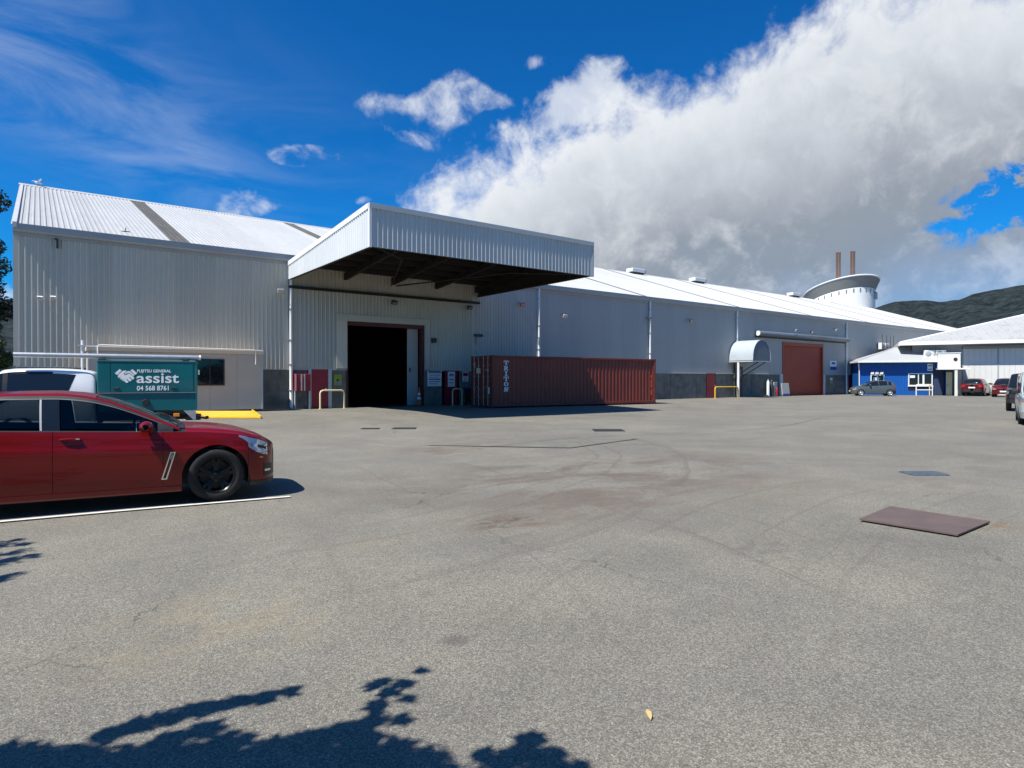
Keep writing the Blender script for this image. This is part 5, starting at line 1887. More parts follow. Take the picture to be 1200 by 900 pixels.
# ------------------------------------------------------------------ vehicles
def curve(pts):
    """monotone cubic through (x, v)"""
    pts = sorted(pts)
    X = [p[0] for p in pts]; Y = [p[1] for p in pts]
    n = len(X)
    d = [(Y[i + 1] - Y[i]) / (X[i + 1] - X[i]) for i in range(n - 1)]
    m = [d[0]] + [0.0] * (n - 2) + [d[-1]]
    for i in range(1, n - 1):
        if d[i - 1] * d[i] > 0:
            h0, h1 = X[i] - X[i - 1], X[i + 1] - X[i]
            w1, w2 = 2 * h1 + h0, h1 + 2 * h0
            m[i] = (w1 + w2) / (w1 / d[i - 1] + w2 / d[i])
    def f(x):
        if x <= X[0]: return Y[0]
        if x >= X[-1]: return Y[-1]
        lo = 0
        while x > X[lo + 1]: lo += 1
        h = X[lo + 1] - X[lo]
        t = (x - X[lo]) / h
        return (Y[lo] * (1 + 2 * t) * (1 - t) ** 2 + m[lo] * h * t * (1 - t) ** 2 + Y[lo + 1] * t * t * (3 - 2 * t) + m[lo + 1] * h * t * t * (t - 1))
    return f


class Car:
    def __init__(s, c):
        s.c = c
        ns = c.get('nose', 1.0)
        for k in ('W', 'zlow', 'zbelt', 'ztop', 'zre', 'wre'):
            setattr(s, k, curve([(x if x < .4 else .4 + (x - .4) * ns, v) for x, v in c[k]]))
        s.prof = curve(c['prof'])
        s.x0, s.x1 = c['xr']
        s.axles = c['axles']
        s.R, s.RA = c['R'], c['RA']
        keys = set()
        x = s.x0
        while x < s.x1:
            keys.add(round(x, 4)); x += c.get('step', 0.07)
        keys.add(s.x1)
        for a in s.axles:
            for i in range(25):
                keys.add(round(a + s.RA * math.cos(PI * i / 24), 4))
            keys.add(round(a + s.RA + .0008, 4)); keys.add(round(a - s.RA - .0008, 4))
        for e in (s.x0, s.x1):
            sg = 1 if e == s.x0 else -1
            for q in (.002, .006, .012, .02, .032, .05, .075, .11, .15): keys.add(round(e + sg * q, 4))
        s.keys = sorted(k for k in keys if s.x0 <= k <= s.x1)

    def zl(s, x):
        z = s.zlow(x)
        for a in s.axles:
            d = s.RA ** 2 - (x - a) ** 2
            if d > 0: z = max(z, s.R + math.sqrt(d) * 1.0)
        return z

    def P(s, x, v, off=0.0):
        W = s.W(x)
        zb = s.zbelt(x)
        z0 = s.zlow(x)
        yb = W * s.prof(1.0)
        q8w = min(s.wre(x) * (1 if W > s.c['wmax'] * .9 else W / (s.c['wmax'] * .9)), yb - .03 * (W / s.c['wmax']))
        q8w = max(q8w, 0.0)
        zre = max(s.zre(x), zb + .014)
        zt = max(s.ztop(x), zre + .002)
        if v < 0:
            zz = min(s.zl(x), zb - .01)
            return (x, max(0, W * s.prof(0) - .06 * -v - off), zz)
        if v <= 6:
            zz = min(s.zl(x), zb - .01)
            z = zz + (zb - zz) * v / 6
            y = W * s.prof((z - z0) / max(1e-3, zb - z0))
            return (x, max(0, y - off), z)
        if v <= 7:
            f = v - 6
            return (x, max(0, yb + (min(yb - .03 * W / s.c['wmax'], yb) - yb) * f - off), zb + .012 * f - off * .5)
        y7 = yb - .03 * W / s.c['wmax']
        if v <= 8:
            f = v - 7
            return (x, max(0, y7 + (q8w - y7) * f + .022 * math.sin(PI * f) * min(1, (zre - zb) / .3) - off), zb + .012 + (zre - zb - .012) * f - off * .3)
        y9 = max(0, q8w - .06 * min(1, W / s.c['wmax']))
        z9 = zre + min(.035, .7 * (zt - zre))
        if v <= 9:
            f = v - 8
            return (x, max(0, q8w + (y9 - q8w) * f - off * (1 - f)), zre + (z9 - zre) * (f ** .7) - off)
        q = (12 - v) / 3
        return (x, y9 * q, z9 + (zt - z9) * (1 - q * q) - off)

    def xs(s, a, b):
        k = [x for x in s.keys if a + .004 < x < b - .004]
        return [a] + k + [b]

    def panel(s, name, a, b, v0, v1, nv, m, parent, sides=(1, -1), gap=.003, lift=0.0, flange=.014, join=True, smooth=40, slant=None, vlo=None):
        """skin panel between stations a..b and rows v0..v1; slant(x, v) shifts x; vlo(x) overrides v0"""
        out = None
        B = MB()
        for sd in sides:
            xs = s.xs(a + gap, b - gap)
            rows, inn = [], []
            for x in xs:
                lo = v0 if vlo is None else vlo(x)
                r, q = [], []
                for j in range(nv + 1):
                    v = lo + (v1 - lo) * j / nv
                    xx = x + (slant(x, v) if slant else 0)
                    p = s.P(xx, v, -lift)
                    p2 = s.P(xx, v, flange)
                    r.append((p[0], p[1] * sd, p[2])); q.append((p2[0], p2[1] * sd, p2[2]))
                rows.append(r); inn.append(q)
            fl = sd < 0
            B.grid(rows, flip=fl)
            if flange > 0:
                B.grid([inn[0], rows[0]], flip=fl)
                B.grid([rows[-1], inn[-1]], flip=fl)
                B.grid([[r[0] for r in inn], [r[0] for r in rows]], flip=not fl)
                B.grid([[r[-1] for r in rows], [r[-1] for r in inn]], flip=not fl)
            if not join:
                o = B.build(name, m, parent, smooth=True, angle=smooth)
                out = (out or []) + [o]
                B = MB()
        if join: out = B.build(name, m, parent, smooth=True, angle=smooth)
        return out

    def shell(s, parent, m, opening=None):
        B = MB()
        for sd in (1, -1):
            rows = []
            for x in s.xs(s.x0 + .02, s.x1 - .02):
                r = []
                for v in (-6, -.01, 0, 1, 2, 3, 4, 5, 6, 7, 7.5, 8, 9, 10, 11, 12):
                    p = s.P(x, v, .016)
                    r.append((p[0], p[1] * sd, p[2]))
                rows.append(r)
            if opening:
                lo, hi = opening
                k = [i for i, r in enumerate(rows) if lo <= r[0][0] <= hi]
                B.grid([r[:10] for r in rows], flip=(sd < 0))
                B.grid([r[9:] for r in rows[:k[0] + 1]], flip=(sd < 0))
                B.grid([r[9:] for r in rows[k[-1]:]], flip=(sd < 0))
            else:
                B.grid(rows, flip=(sd < 0))
        w = s.c['wmax']
        for a, b in ((s.x0 + .15, s.axles[1] - s.RA), (s.axles[1] + s.RA, s.axles[0] - s.RA), (s.axles[0] + s.RA, s.x1 - .22)):
            if b > a and not s.c.get('open'): B.box(a, b, -w * .82, w * .82, s.zlow((a + b) / 2) + .02, s.zlow((a + b) / 2) + .2)
        if not s.c.get('open'): B.box(s.axles[1] - s.RA, s.axles[0] + s.RA, -w * .62, w * .62, s.c['clr'] + .05, s.R + .25)
        return B.build('underbody_shell', m, parent)


def wheel(parent, x, y, R, side, w, rimm, spokes=5, name='wheel'):
    """side +1: outer face towards +y"""
    e = link(name, None, parent, (x, y, R), 0)
    e.empty_display_size = .2
    sg = side
    ri = R * .70
    b = MB()
    b.lathe([(ri, -w / 2 * sg), (R * .93, -w / 2 * sg), (R * .985, -w * .42 * sg), (R, -w * .3 * sg), (R, w * .3 * sg), (R * .985, w * .42 * sg), (R * .93, w / 2 * sg), (ri + .012, w * .5 * sg), (ri, w * .46 * sg)], 40, (0, 0, 0), 'y')
    b.build('tyre', M['rubber'], e, smooth=True, angle=50)
    b = MB()
    b.lathe([(ri + .004, w * .47 * sg), (ri - .012, w * .475 * sg), (ri - .03, w * .40 * sg), (ri - .045, w * .05 * sg), (ri - .05, -w * .4 * sg)], 40, (0, 0, 0), 'y')
    b.lathe([(.0, w * .40 * sg), (.035, w * .40 * sg), (.05, w * .34 * sg), (.085, w * .27 * sg), (.085, 0)], 20, (0, 0, 0), 'y')
    for k in range(spokes):
        a0 = 2 * PI * k / spokes + PI / 2
        for dq in (-.16, .16):
            pts = []
            for (r, yy, hw) in ((.05, w * .31, .022), (ri * .55, w * .36, .019), (ri - .02, w * .42, .026)):
                an = a0 + dq * (r / ri) * 1.3
                c = Vector((r * math.cos(an), 0, r * math.sin(an)))
                tn = Vector((-math.sin(an), 0, math.cos(an))) * hw
                pts.append((c - tn, c + tn, yy * sg))
            for (A, Bq, ya), (Cq, D, yb) in zip(pts[:-1], pts[1:]):
                v = [(A.x, ya, A.z), (Bq.x, ya, Bq.z), (D.x, yb, D.z), (Cq.x, yb, Cq.z)]
                v += [(q[0], q[1] - .035 * sg, q[2]) for q in v]
                b.add(v, [(0, 1, 2, 3), (7, 6, 5, 4), (0, 4, 5, 1), (1, 5, 6, 2), (2, 6, 7, 3), (3, 7, 4, 0)])
    b.build('rim', rimm, e, smooth=True, angle=35)
    b = MB(); b.lathe([(0, -.01 * sg), (ri * .78, -.01 * sg), (ri * .78, -.035 * sg)], 28, (0, 0, 0), 'y'); b.build('brake_disc', M['darksteel'], e, smooth=True, angle=40)
    b = MB(); b.lathe([(0, w * .42 * sg), (.028, w * .415 * sg), (.034, w * .38 * sg)], 14, (0, 0, 0), 'y'); b.build('hub_cap', rimm, e, smooth=True)
    return e


def pose(xc, z, fx, fz, halfw, near=True):
    """world location and heading for a car whose near front wheel stands at camera-ground (xc, z), heading (fx, fz)"""
    L = math.hypot(fx, fz); fx, fz = fx / L, fz / L
    wx, wy = cw(fx, fz)
    wx -= CAMX; wy -= CAMY
    ang = math.atan2(wy, wx)
    x, y = cw(xc, z)
    if near:
        # move the centre line away from the viewer
        n1 = (-wy, wx)
        d = ((x - CAMX) * n1[0] + (y - CAMY) * n1[1])
        sg = 1 if d > 0 else -1
        x += n1[0] * halfw * sg; y += n1[1] * halfw * sg
    return (x, y, yard_z(x, y) + .012), ang


def tinted_glass(name, col, tr):
    m = bpy.data.materials.new(name)
    m.use_nodes = True
    t = NT(m.node_tree)
    out = [n for n in t.n if n.type == 'OUTPUT_MATERIAL'][0]
    gl = t.node('ShaderNodeBsdfGlossy'); gl.inputs['Roughness'].default_value = .02
    tp = t.node('ShaderNodeBsdfTransparent'); tp.inputs[0].default_value = col + (1,)
    fr = t.node('ShaderNodeFresnel'); fr.inputs[0].default_value = 1.5
    mx = t.node('ShaderNodeMixShader')
    t.l.new(fr.outputs[0], mx.inputs[0]); t.l.new(tp.outputs[0], mx.inputs[1]); t.l.new(gl.outputs[0], mx.inputs[2])
    t.l.new(mx.outputs[0], out.inputs[0])
    return m


M['tint'] = tinted_glass('see_through_tinted_glass', (.22, .25, .25), .3)
M['tintscreen'] = tinted_glass('see_through_windscreen', (.50, .58, .56), .5)
M['seatgrey'] = mat('charcoal_seat_cloth', (0.05, 0.05, 0.052), 0.85, 0.0, 0.15, 8.0)


def red_sedan():
    cfg = dict(
        nose=.80, xr=(-4.05, 0.82), axles=(0.0, -2.915), R=0.345, RA=0.405, wmax=0.935, clr=.15, step=.06,
        W=[(-4.05, .0), (-4.04, .42), (-4.0, .66), (-3.9, .82), (-3.6, .90), (-2.9, .935), (-1.5, .93), (-.5, .93), (0, .935), (.3, .915), (.52, .872), (.68, .79), (.78, .69), (.85, .57), (.90, .40), (.917, .25), (.925, 0.0)],
        zlow=[(-4.05, .34), (-3.6, .25), (-3.3, .18), (-.5, .165), (.4, .17), (.62, .165), (.925, .19)],
        zbelt=[(-4.05, .98), (-3.6, 1.06), (-3.0, 1.045), (-2.3, 1.01), (-1.7, .985), (-.7, .945), (-.2, .925), (.2, .885), (.5, .825), (.7, .765), (.85, .70), (.925, .64)],
        ztop=[(-4.05, 1.0), (-3.95, 1.10), (-3.65, 1.14), (-3.3, 1.27), (-2.9, 1.405), (-2.4, 1.462), (-1.9, 1.475), (-1.55, 1.455), (-1.25, 1.385), (-.9, 1.25), (-.42, 1.02), (-.34, .998), (0, .972), (.3, .925), (.55, .86), (.72, .80), (.85, .725), (.925, .65)],
        zre=[(-4.05, .9), (-3.62, 1.07), (-3.35, 1.14), (-3.0, 1.275), (-2.6, 1.375), (-2.2, 1.41), (-1.8, 1.412), (-1.5, 1.385), (-1.2, 1.305), (-.9, 1.18), (-.6, 1.035), (-.42, .95), (.0, .6)],
        wre=[(-4.05, .80), (-3.5, .76), (-3.0, .66), (-2.4, .605), (-1.8, .60), (-1.3, .65), (-.9, .725), (-.42, .83), (.2, .83), (.925, .8)],
        prof=[(0, .955), (.12, .968), (.25, .985), (.5, .998), (.68, 1.0), (.735, .996), (.76, .984), (.86, .972), (1.0, .945)])
    c = Car(cfg)
    loc, ang = pose(-3.93, 8.44, .871, .491, .925)
    t = thing('parked_sedan', 'dark red sedan with black wheels parked along the white bay line at left', 'car', loc, ang)
    m = M['redpaint']
    c.shell(t, M['black'], (-3.55, -.45))
    # cabin seen through the tinted glass
    b = MB(); b.box(-3.5, -.45, -.80, .80, .42, .50); b.box(-.75, -.42, -.78, .78, .5, .98); b.box(-3.5, -2.95, -.76, .76, .5, 1.05); b.build('cabin_floor', M['black'], t)
    for sx in (-1.62, -2.55):
        for sy in ((.40, -.40) if sx > -2 else (.42, 0, -.42)):
            b = MB(); b.bev(sx - .05, sx + .48, sy - .25, sy + .25, .5, .68, .05)
            q = MB(); q.bev(-.08, .08, -.25, .25, 0, .62, .05); q.bev(-.05, .06, -.13, .13, .66, .84, .04)
            q.xf(Matrix.Translation((sx - .05, sy, .62)) @ Matrix.Rotation(-.32, 4, 'Y'))
            b.add(q.v, q.f); b.build('seat', M['seatgrey'], t)
    b = MB()
    ring = [Vector((-.98 + .19 * math.sin(a) * .35, -.38 + .19 * math.cos(a), .96 + .19 * math.sin(a))) for a in [2 * PI * i / 24 for i in range(25)]]
    b.tube(ring, .016, 6); b.tube([(-.98, -.57, .96), (-.98, -.19, .96)], .02, 6); b.tube([(-.98, -.38, .96), (-.72, -.38, .88)], .03, 6)
    b.build('steering_wheel', M['black'], t)
    # side skin
    c.panel('front_fender', -.62, .40, 0, 6, 22, m, t, join=False)
    c.panel('front_bumper', .40, .82, 0, 6, 22, m, t, gap=.0025)
    drs = c.panel('front_door', -1.775, -.62, 0.35, 6, 22, m, t, join=False)
    drr = c.panel('rear_door', -2.80, -1.775, 0.35, 6, 22, m, t, join=False)
    c.panel('sill_panel', -2.52, -.40, 0, 0.35, 3, m, t, join=False)
    c.panel('rear_quarter', -4.05, -2.80, 0, 6, 20, m, t, join=False)
    c.panel('bonnet', -.36, .82, 6.0, 12, 18, m, t, gap=.004)
    c.panel('cowl', -.44, -.36, 9, 12, 6, M['black'], t, flange=0)
    c.panel('roof', -2.86, -1.36, 8.9, 12, 10, m, t)
    c.panel('roof_lining', -2.86, -1.36, 8.6, 12, 10, M['seatgrey'], t, lift=-.03, flange=0)
    c.panel('cant_rail', -3.62, -.42, 8, 8.95, 4, m, t, gap=0)
    c.panel('boot_lid', -4.05, -3.62, 6, 12, 14, m, t)
    c.panel('windscreen', -1.36, -.44, 9, 12, 10, M['tintscreen'], t, flange=0.004, lift=-.004)
    c.panel('rear_window', -3.60, -2.87, 9, 12, 10, M['tint'], t, flange=0.004, lift=-.004)
    c.panel('belt_trim', -3.2, -.50, 6.0, 7.0, 2, M['black'], t, gap=0, flange=0)
    # side glass with black frames and pillars
    sl = lambda k: (lambda x, v: k * (v - 7))
    c.panel('front_window', -1.70, -.66, 7.06, 7.90, 8, M['tint'], t, join=False, flange=.004, lift=-.002, slant=lambda x, v: -.03 * (v - 7) if x < -1.5 else 0)
    c.panel('rear_window_side', -2.60, -1.89, 7.06, 7.90, 8, M['tint'], t, join=False, flange=.004, lift=-.002, slant=lambda x, v: -.03 * (v - 7))
    c.panel('quarter_window', -3.1, -2.66, 7.1, 7.86, 6, M['tint'], t, join=False, flange=.004, lift=-.002)
    c.panel('pillar_trim', -1.885, -1.705, 7.0, 8.0, 6, M['glass'], t, join=False, flange=.004, slant=lambda x, v: -.03 * (v - 7))
    c.panel('pillar_strip', -1.905, -1.885, 7.0, 7.95, 6, M['gutter'], t, join=False, gap=0, flange=.004, lift=.002, slant=lambda x, v: -.03 * (v - 7))
    c.panel('window_frame', -3.45, -.45, 7.90, 8.02, 2, M['black'], t, join=False, flange=.0, lift=.002)
    c.panel('frame_glint', -2.9, -.62, 7.905, 7.925, 1, M['seam'], t, join=False, flange=.0, lift=.004)  # thin pale strip painted on as the frame's light reflection
    c.panel('mirror_sail', -.68, -.50, 7.0, 8.0, 3, M['black'], t, join=False, flange=.004, lift=.002)
    # lamps and grille
    for sd in (1, -1):
        c.panel('headlight', .28, .672, 4.55, 5.85, 8, M['lens'], t, sides=(sd,), lift=.006, flange=.004, vlo=lambda x: 5.25 - 1.15 * max(0, min(1, (x - .28) / .27)))
        c.panel('headlight_bezel', .53, .655, 4.85, 5.2, 4, M['black'], t, sides=(sd,), lift=.0075, flange=.004)
        c.panel('fog_recess', .61, .75, 1.15, 2.9, 6, M['black'], t, sides=(sd,), lift=.004, flange=.003)
        c.panel('fog_trim', .625, .72, 1.75, 2.05, 2, M['chrome'], t, sides=(sd,), lift=.010, flange=.006)
        c.panel('side_marker', .55, .605, 3.55, 3.75, 1, M['amber'], t, sides=(sd,), lift=.004, flange=.002)
        c.panel('tail_light', -4.03, -3.72, 3.7, 5.6, 6, M['tail'], t, sides=(sd,), lift=.005, flange=.003)
    c.panel('grille', .762, .82, 1.0, 5.3, 10, M['black'], t, lift=.004, flange=.002)
    c.panel('lower_lip', .42, .82, -.3, .55, 3, M['black'], t, lift=.012, flange=.004)
    # skirts
    c.panel('side_skirt', -2.50, -.41, -.25, .55, 5, m, t, lift=.014, flange=.002, join=False)
    # handles, mirrors and fender vents, both sides
    for sd, dr, rr in ((1, drs[0], drr[0]), (-1, drs[1], drr[1])):
        for x, d in ((-1.60, dr), (-2.64, rr)):
            z = .895 if x > -2 else .925
            y = c.prof(.9) * .93
            b = MB()
            b.tube([(x - .115, y - .012, z - .006), (x - .08, y + .020, z), (x, y + .026, z + .002), (x + .08, y + .020, z), (x + .115, y - .012, z - .006)], [.010, .016, .017, .016, .010], 8)
            b.v = [(p[0], p[1] * sd, p[2]) for p in b.v]
            b.build('handle', m, d, smooth=True)
            b = MB(); b.box(x + .055, x + .095, y + .030, y + .037, z - .007, z + .009); b.v = [(p[0], p[1] * sd, p[2]) for p in b.v]
            b.build('key_cap', M['chrome'], d)
        b = MB()
        rows = []
        for i in range(9):                       # mirror shell: rounded pod
            f = i / 8
            r = math.sin(PI * min(1, .12 + f * .80)) ** .55
            yy = .90 + .235 * f
            row = []
            for k in range(15):
                a = 2 * PI * k / 14
                row.append((-.79 + .01 * f - .085 * r * math.cos(a) - .035 * f, yy * sd, 1.015 + .075 * r * math.sin(a) + .01 * f))
            rows.append(row)
        b.grid(rows, flip=sd > 0)
        mr = b.build('door_mirror', m, t, smooth=True, angle=60)
        b = MB(); b.lathe([(0, 0), (.062, 0), (.064, .006)], 16, (0, 0, 0), 'x')
        b.v = [(-.905 + p[0] * -1, (1.03 + p[1] * 1.35) * sd, 1.017 + p[2]) for p in b.v]
        b.build('mirror_glass', M['chrome'], mr)
        b = MB(); b.bev(-.80, -.70, min(.82 * sd, .93 * sd), max(.82 * sd, .93 * sd), .945, .985, .01); b.build('mirror_arm', M['black'], mr)
        # chrome fender vent
        def vq(x, z): 
            p = c.P(x, 6 * (z - c.zl(x)) / (c.zbelt(x) - c.zl(x)))
            return p[1]
        A = [(-.475, .685), (-.535, .685), (-.640, .335), (-.575, .335)]
        b = MB()
        def ring(A, o, I):
            for i in range(4):
                j = (i + 1) % 4
                q = [A[i], A[j], I[j], I[i]]
                vs = [(x, (vq(x, z) + o) * sd, z) for x, z in q] + [(x, (vq(x, z) - .004) * sd, z) for x, z in q]
                b.add(vs, [(0, 1, 2, 3), (7, 6, 5, 4), (0, 4, 5, 1), (1, 5, 6, 2), (2, 6, 7, 3), (3, 7, 4, 0)])
        I = [(-.492, .672), (-.527, .672), (-.620, .350), (-.588, .350)]
        ring(A, .012, I)
        vt = b.build('fender_vent', M['chrome'], t)
        b = MB(); b.add([(x, (vq(x, z) + .003) * sd, z) for x, z in I], [(0, 1, 2, 3), (3, 2, 1, 0)]); b.build('vent_mesh', M['black'], vt)
        b = MB(); b.add([(x, (vq(x, z) + .012) * sd, z) for x, z in ((-.489, .665), (-.533, .665), (-.556, .585), (-.515, .585))] + [(x, (vq(x, z) + .002) * sd, z) for x, z in ((-.489, .665), (-.533, .665), (-.556, .585), (-.515, .585))],
                         [(0, 1, 2, 3), (3, 2, 1, 0), (0, 4, 5, 1), (1, 5, 6, 2), (2, 6, 7, 3), (3, 7, 4, 0)]); b.build('vent_badge', M['galv'], vt)
        for x in c.axles:
            wheel(t, x, sd * .815, c.R, sd, .235, M['rimblack'])
    b = MB()
    for k in range(2):
        b.tube([(-.40, .1 - .6 * k, 1.025), (-.52, .52 - .62 * k, 1.085)], .008, 5)
    b.build('wiper', M['black'], t)


red_sedan()


def small_car(name, label, kind, pnt, xc, z, fx, fz, rim='rimsilver', near=True, group=None):
    K = dict(
        hatch=dict(xr=(-3.10, .78), axles=(0, -2.50), R=.295, RA=.335, wmax=.85, clr=.17, step=.12,
                   W=[(-3.1, 0), (-3.08, .45), (-3.0, .70), (-2.8, .80), (-2.4, .85), (0, .85), (.3, .82), (.55, .72), (.7, .5), (.77, .2), (.78, 0)],
                   zlow=[(-3.1, .3), (-2.9, .2), (.5, .2), (.78, .24)],
                   zbelt=[(-3.1, .98), (-2.4, 1.0), (-1.5, .96), (-.4, .92), (.2, .86), (.6, .74), (.78, .60)],
                   ztop=[(-3.1, .99), (-3.05, 1.02), (-2.9, 1.28), (-2.65, 1.43), (-2.0, 1.495), (-1.5, 1.495), (-1.1, 1.43), (-.6, 1.22), (-.15, 1.0), (.2, .93), (.55, .82), (.78, .62)],
                   zre=[(-3.1, .9), (-2.95, 1.1), (-2.6, 1.36), (-1.9, 1.43), (-1.4, 1.42), (-1.0, 1.33), (-.5, 1.1), (-.2, .94), (.1, .6)],
                   wre=[(-3.1, .66), (-2.5, .60), (-1.5, .58), (-.9, .64), (-.2, .74), (.8, .7)], doors=(-.55, -1.55, -2.35), ws=(-1.3, -.2), rw=(-3.06, -2.75), roof=(-2.75, -1.3)),
        suv=dict(xr=(-3.62, .92), axles=(0, -2.70), R=.355, RA=.405, wmax=.92, clr=.22, step=.12,
                 W=[(-3.62, 0), (-3.60, .62), (-3.52, .80), (-3.3, .88), (-2.7, .92), (0, .92), (.4, .88), (.7, .76), (.85, .52), (.91, .2), (.92, 0)],
                 zlow=[(-3.62, .40), (-3.3, .28), (.5, .24), (.92, .28)],
                 zbelt=[(-3.62, 1.08), (-2.6, 1.12), (-1.5, 1.07), (-.4, 1.04), (.3, .98), (.7, .88), (.92, .74)],
                 ztop=[(-3.62, 1.09), (-3.58, 1.14), (-3.40, 1.45), (-3.15, 1.61), (-2.4, 1.69), (-1.7, 1.69), (-1.3, 1.62), (-.75, 1.36), (-.25, 1.11), (.3, 1.05), (.7, .95), (.92, .76)],
                 zre=[(-3.62, 1.0), (-3.45, 1.25), (-3.1, 1.52), (-2.3, 1.61), (-1.6, 1.60), (-1.2, 1.52), (-.7, 1.28), (-.3, 1.06), (0, .7)],
                 wre=[(-3.62, .74), (-3.0, .66), (-1.7, .64), (-1.0, .70), (-.3, .82), (.92, .78)], doors=(-.62, -1.75, -2.55), ws=(-1.5, -.3), rw=(-3.57, -3.18), roof=(-3.18, -1.5)),
        van=dict(xr=(-3.45, 1.15), axles=(0, -2.57), R=.33, RA=.375, wmax=.86, clr=.2, step=.12,
                 W=[(-3.45, 0), (-3.44, .78), (-3.38, .84), (-3.0, .86), (0, .86), (.6, .855), (.9, .83), (1.05, .76), (1.12, .62), (1.145, .4), (1.15, 0)],
                 zlow=[(-3.45, .35), (-2.9, .26), (.6, .26), (1.15, .24)],
                 zbelt=[(-3.45, 1.12), (0, 1.10), (.7, 1.08), (1.0, 1.02), (1.15, .94)],
                 ztop=[(-3.45, 1.14), (-3.42, 1.7), (-3.3, 1.93), (-2, 1.98), (-.3, 1.97), (.05, 1.90), (.45, 1.55), (.85, 1.15), (1.0, 1.08), (1.15, .96)],
                 zre=[(-3.45, 1.1), (-3.4, 1.6), (-3.2, 1.84), (-2, 1.88), (-.3, 1.87), (.0, 1.78), (.5, 1.36), (.8, 1.12), (1.0, .9)],
                 wre=[(-3.45, .76), (-2, .72), (-.2, .70), (.4, .76), (.9, .80), (1.15, .78)], doors=(.55, -.65, -1.9), ws=(-.15, .9), rw=(-3.44, -3.3), roof=(-3.3, -.15)),
        jeep=dict(xr=(-3.3, .75), axles=(0, -2.6), R=.38, RA=.44, wmax=.93, clr=.3, step=.12,
                  W=[(-3.3, 0), (-3.29, .80), (-3.22, .89), (-2.8, .92), (0, .93), (.4, .92), (.6, .88), (.70, .78), (.74, .5), (.75, 0)],
                  zlow=[(-3.3, .45), (.3, .38), (.75, .42)],
                  zbelt=[(-3.3, 1.2), (-1.5, 1.2), (-.3, 1.17), (.4, 1.1), (.75, 1.02)],
                  ztop=[(-3.3, 1.22), (-3.27, 1.7), (-3.15, 1.92), (-2, 1.97), (-1.35, 1.96), (-1.1, 1.88), (-.5, 1.3), (-.35, 1.23), (.3, 1.2), (.68, 1.13), (.75, 1.03)],
                  zre=[(-3.3, 1.1), (-3.25, 1.6), (-3.1, 1.83), (-2, 1.88), (-1.3, 1.86), (-1.05, 1.76), (-.5, 1.24), (-.4, 1.18), (0, .8)],
                  wre=[(-3.3, .74), (-2, .72), (-1.2, .73), (-.5, .80), (.75, .8)], doors=(-.5, -1.55, -2.4), ws=(-1.3, -.42), rw=(-3.28, -3.1), roof=(-3.1, -1.3)))[kind]
    K['prof'] = [(0, .94), (.15, .965), (.5, .998), (.7, 1.0), (.78, .985), (1, .955)]
    c = Car(K)
    loc, ang = pose(xc, z, fx, fz, K['wmax'], near)
    t = thing(name, label, 'van' if kind == 'van' else 'car', loc, ang, group)
    m = M[pnt]
    x0, x1 = K['xr']
    c.shell(t, M['black'])
    d0, d1, d2 = K['doors']
    c.panel('front_wing', d0, x1, 0, 6, 14, m, t)
    fd = c.panel('front_door', d1, d0, 0.3, 6, 12, m, t, join=False)
    c.panel('rear_door', d2, d1, 0.3, 6, 12, m, t, join=False)
    c.panel('rear_quarter', x0, d2, 0, 6, 12, m, t)
    c.panel('sill', -2.1, d0 - .0 if d0 < -.3 else -.4, -.2, .32, 2, M['black'], t, lift=.004)
    c.panel('bonnet', K['ws'][1] + .05, x1, 6, 12, 10, m, t)
    c.panel('windscreen', K['ws'][0], K['ws'][1], 9, 12, 8, M['glass'], t, flange=.004, lift=-.003)
    c.panel('roof', K['roof'][0], K['roof'][1], 8.9, 12, 8, m, t)
    c.panel('cant_rail', x0 + .03, K['ws'][1], 8, 8.95, 3, m, t, gap=0)
    c.panel('rear_window', K['rw'][0], K['rw'][1], 8.95, 12, 8, M['glass'], t, flange=.004, lift=.002)
    c.panel('belt_trim', x0 + .1, K['ws'][1] + .05, 6, 7, 1, m, t, gap=0, flange=0)
    c.panel('window_band', x0 + .30, K['ws'][1] - .1, 7.02, 8.0, 6, M['glass'], t, join=False, gap=0, flange=0, lift=-.002)
    c.panel('pillar', d2 - .03, d2 + .06, 7, 8, 4, m if kind != 'van' else M['black'], t, join=False, flange=.002, lift=.003)
    c.panel('pillar', d1 - .05, d1 + .05, 7, 8, 4, M['black'], t, join=False, flange=.002, lift=.003)
    c.panel('rear_pillar', x0 + .02, x0 + (.42 if kind != 'hatch' else .46), 7, 8.0, 4, m, t, flange=.002, lift=.004)
    for sd in (1, -1):
        L = x1 - x0
        c.panel('headlight', x1 - .42, x1 - .07, 4.5, 5.7, 4, M['lens'], t, sides=(sd,), lift=.006, flange=.003)
        c.panel('tail_light', x0 + .012, x0 + .22, 3.9, 5.9, 4, M['tail'], t, sides=(sd,), lift=.006, flange=.003)
        c.panel('indicator', x1 - .36, x1 - .12, 3.9, 4.45, 2, M['amber'], t, sides=(sd,), lift=.006, flange=.003)
        b = MB()
        mx = d0 - .22 if kind != 'van' else .55
        yy = K['wmax']
        zz = c.zbelt(mx) + .10
        b.bev(mx - .07, mx + .07, yy - .02, yy + .20, zz - .07, zz + .08, .03)
        b.v = [(p[0], p[1] * sd, p[2]) for p in b.v]
        b.build('door_mirror', m if kind == 'hatch' else M['black'], t)
        for x in c.axles: wheel(t, x, sd * (K['wmax'] - .11), c.R, sd, .2, M[rim])
    for d in fd:
        sd = 1 if d is fd[0] else -1
        b = MB(); b.bev(d1 + .1, d1 + .28, K['wmax'] * .975, K['wmax'] * .975 + .03, c.zbelt(d1) - .12, c.zbelt(d1) - .08, .008)
        b.v = [(p[0], p[1] * sd, p[2]) for p in b.v]; b.build('handle', m, d)
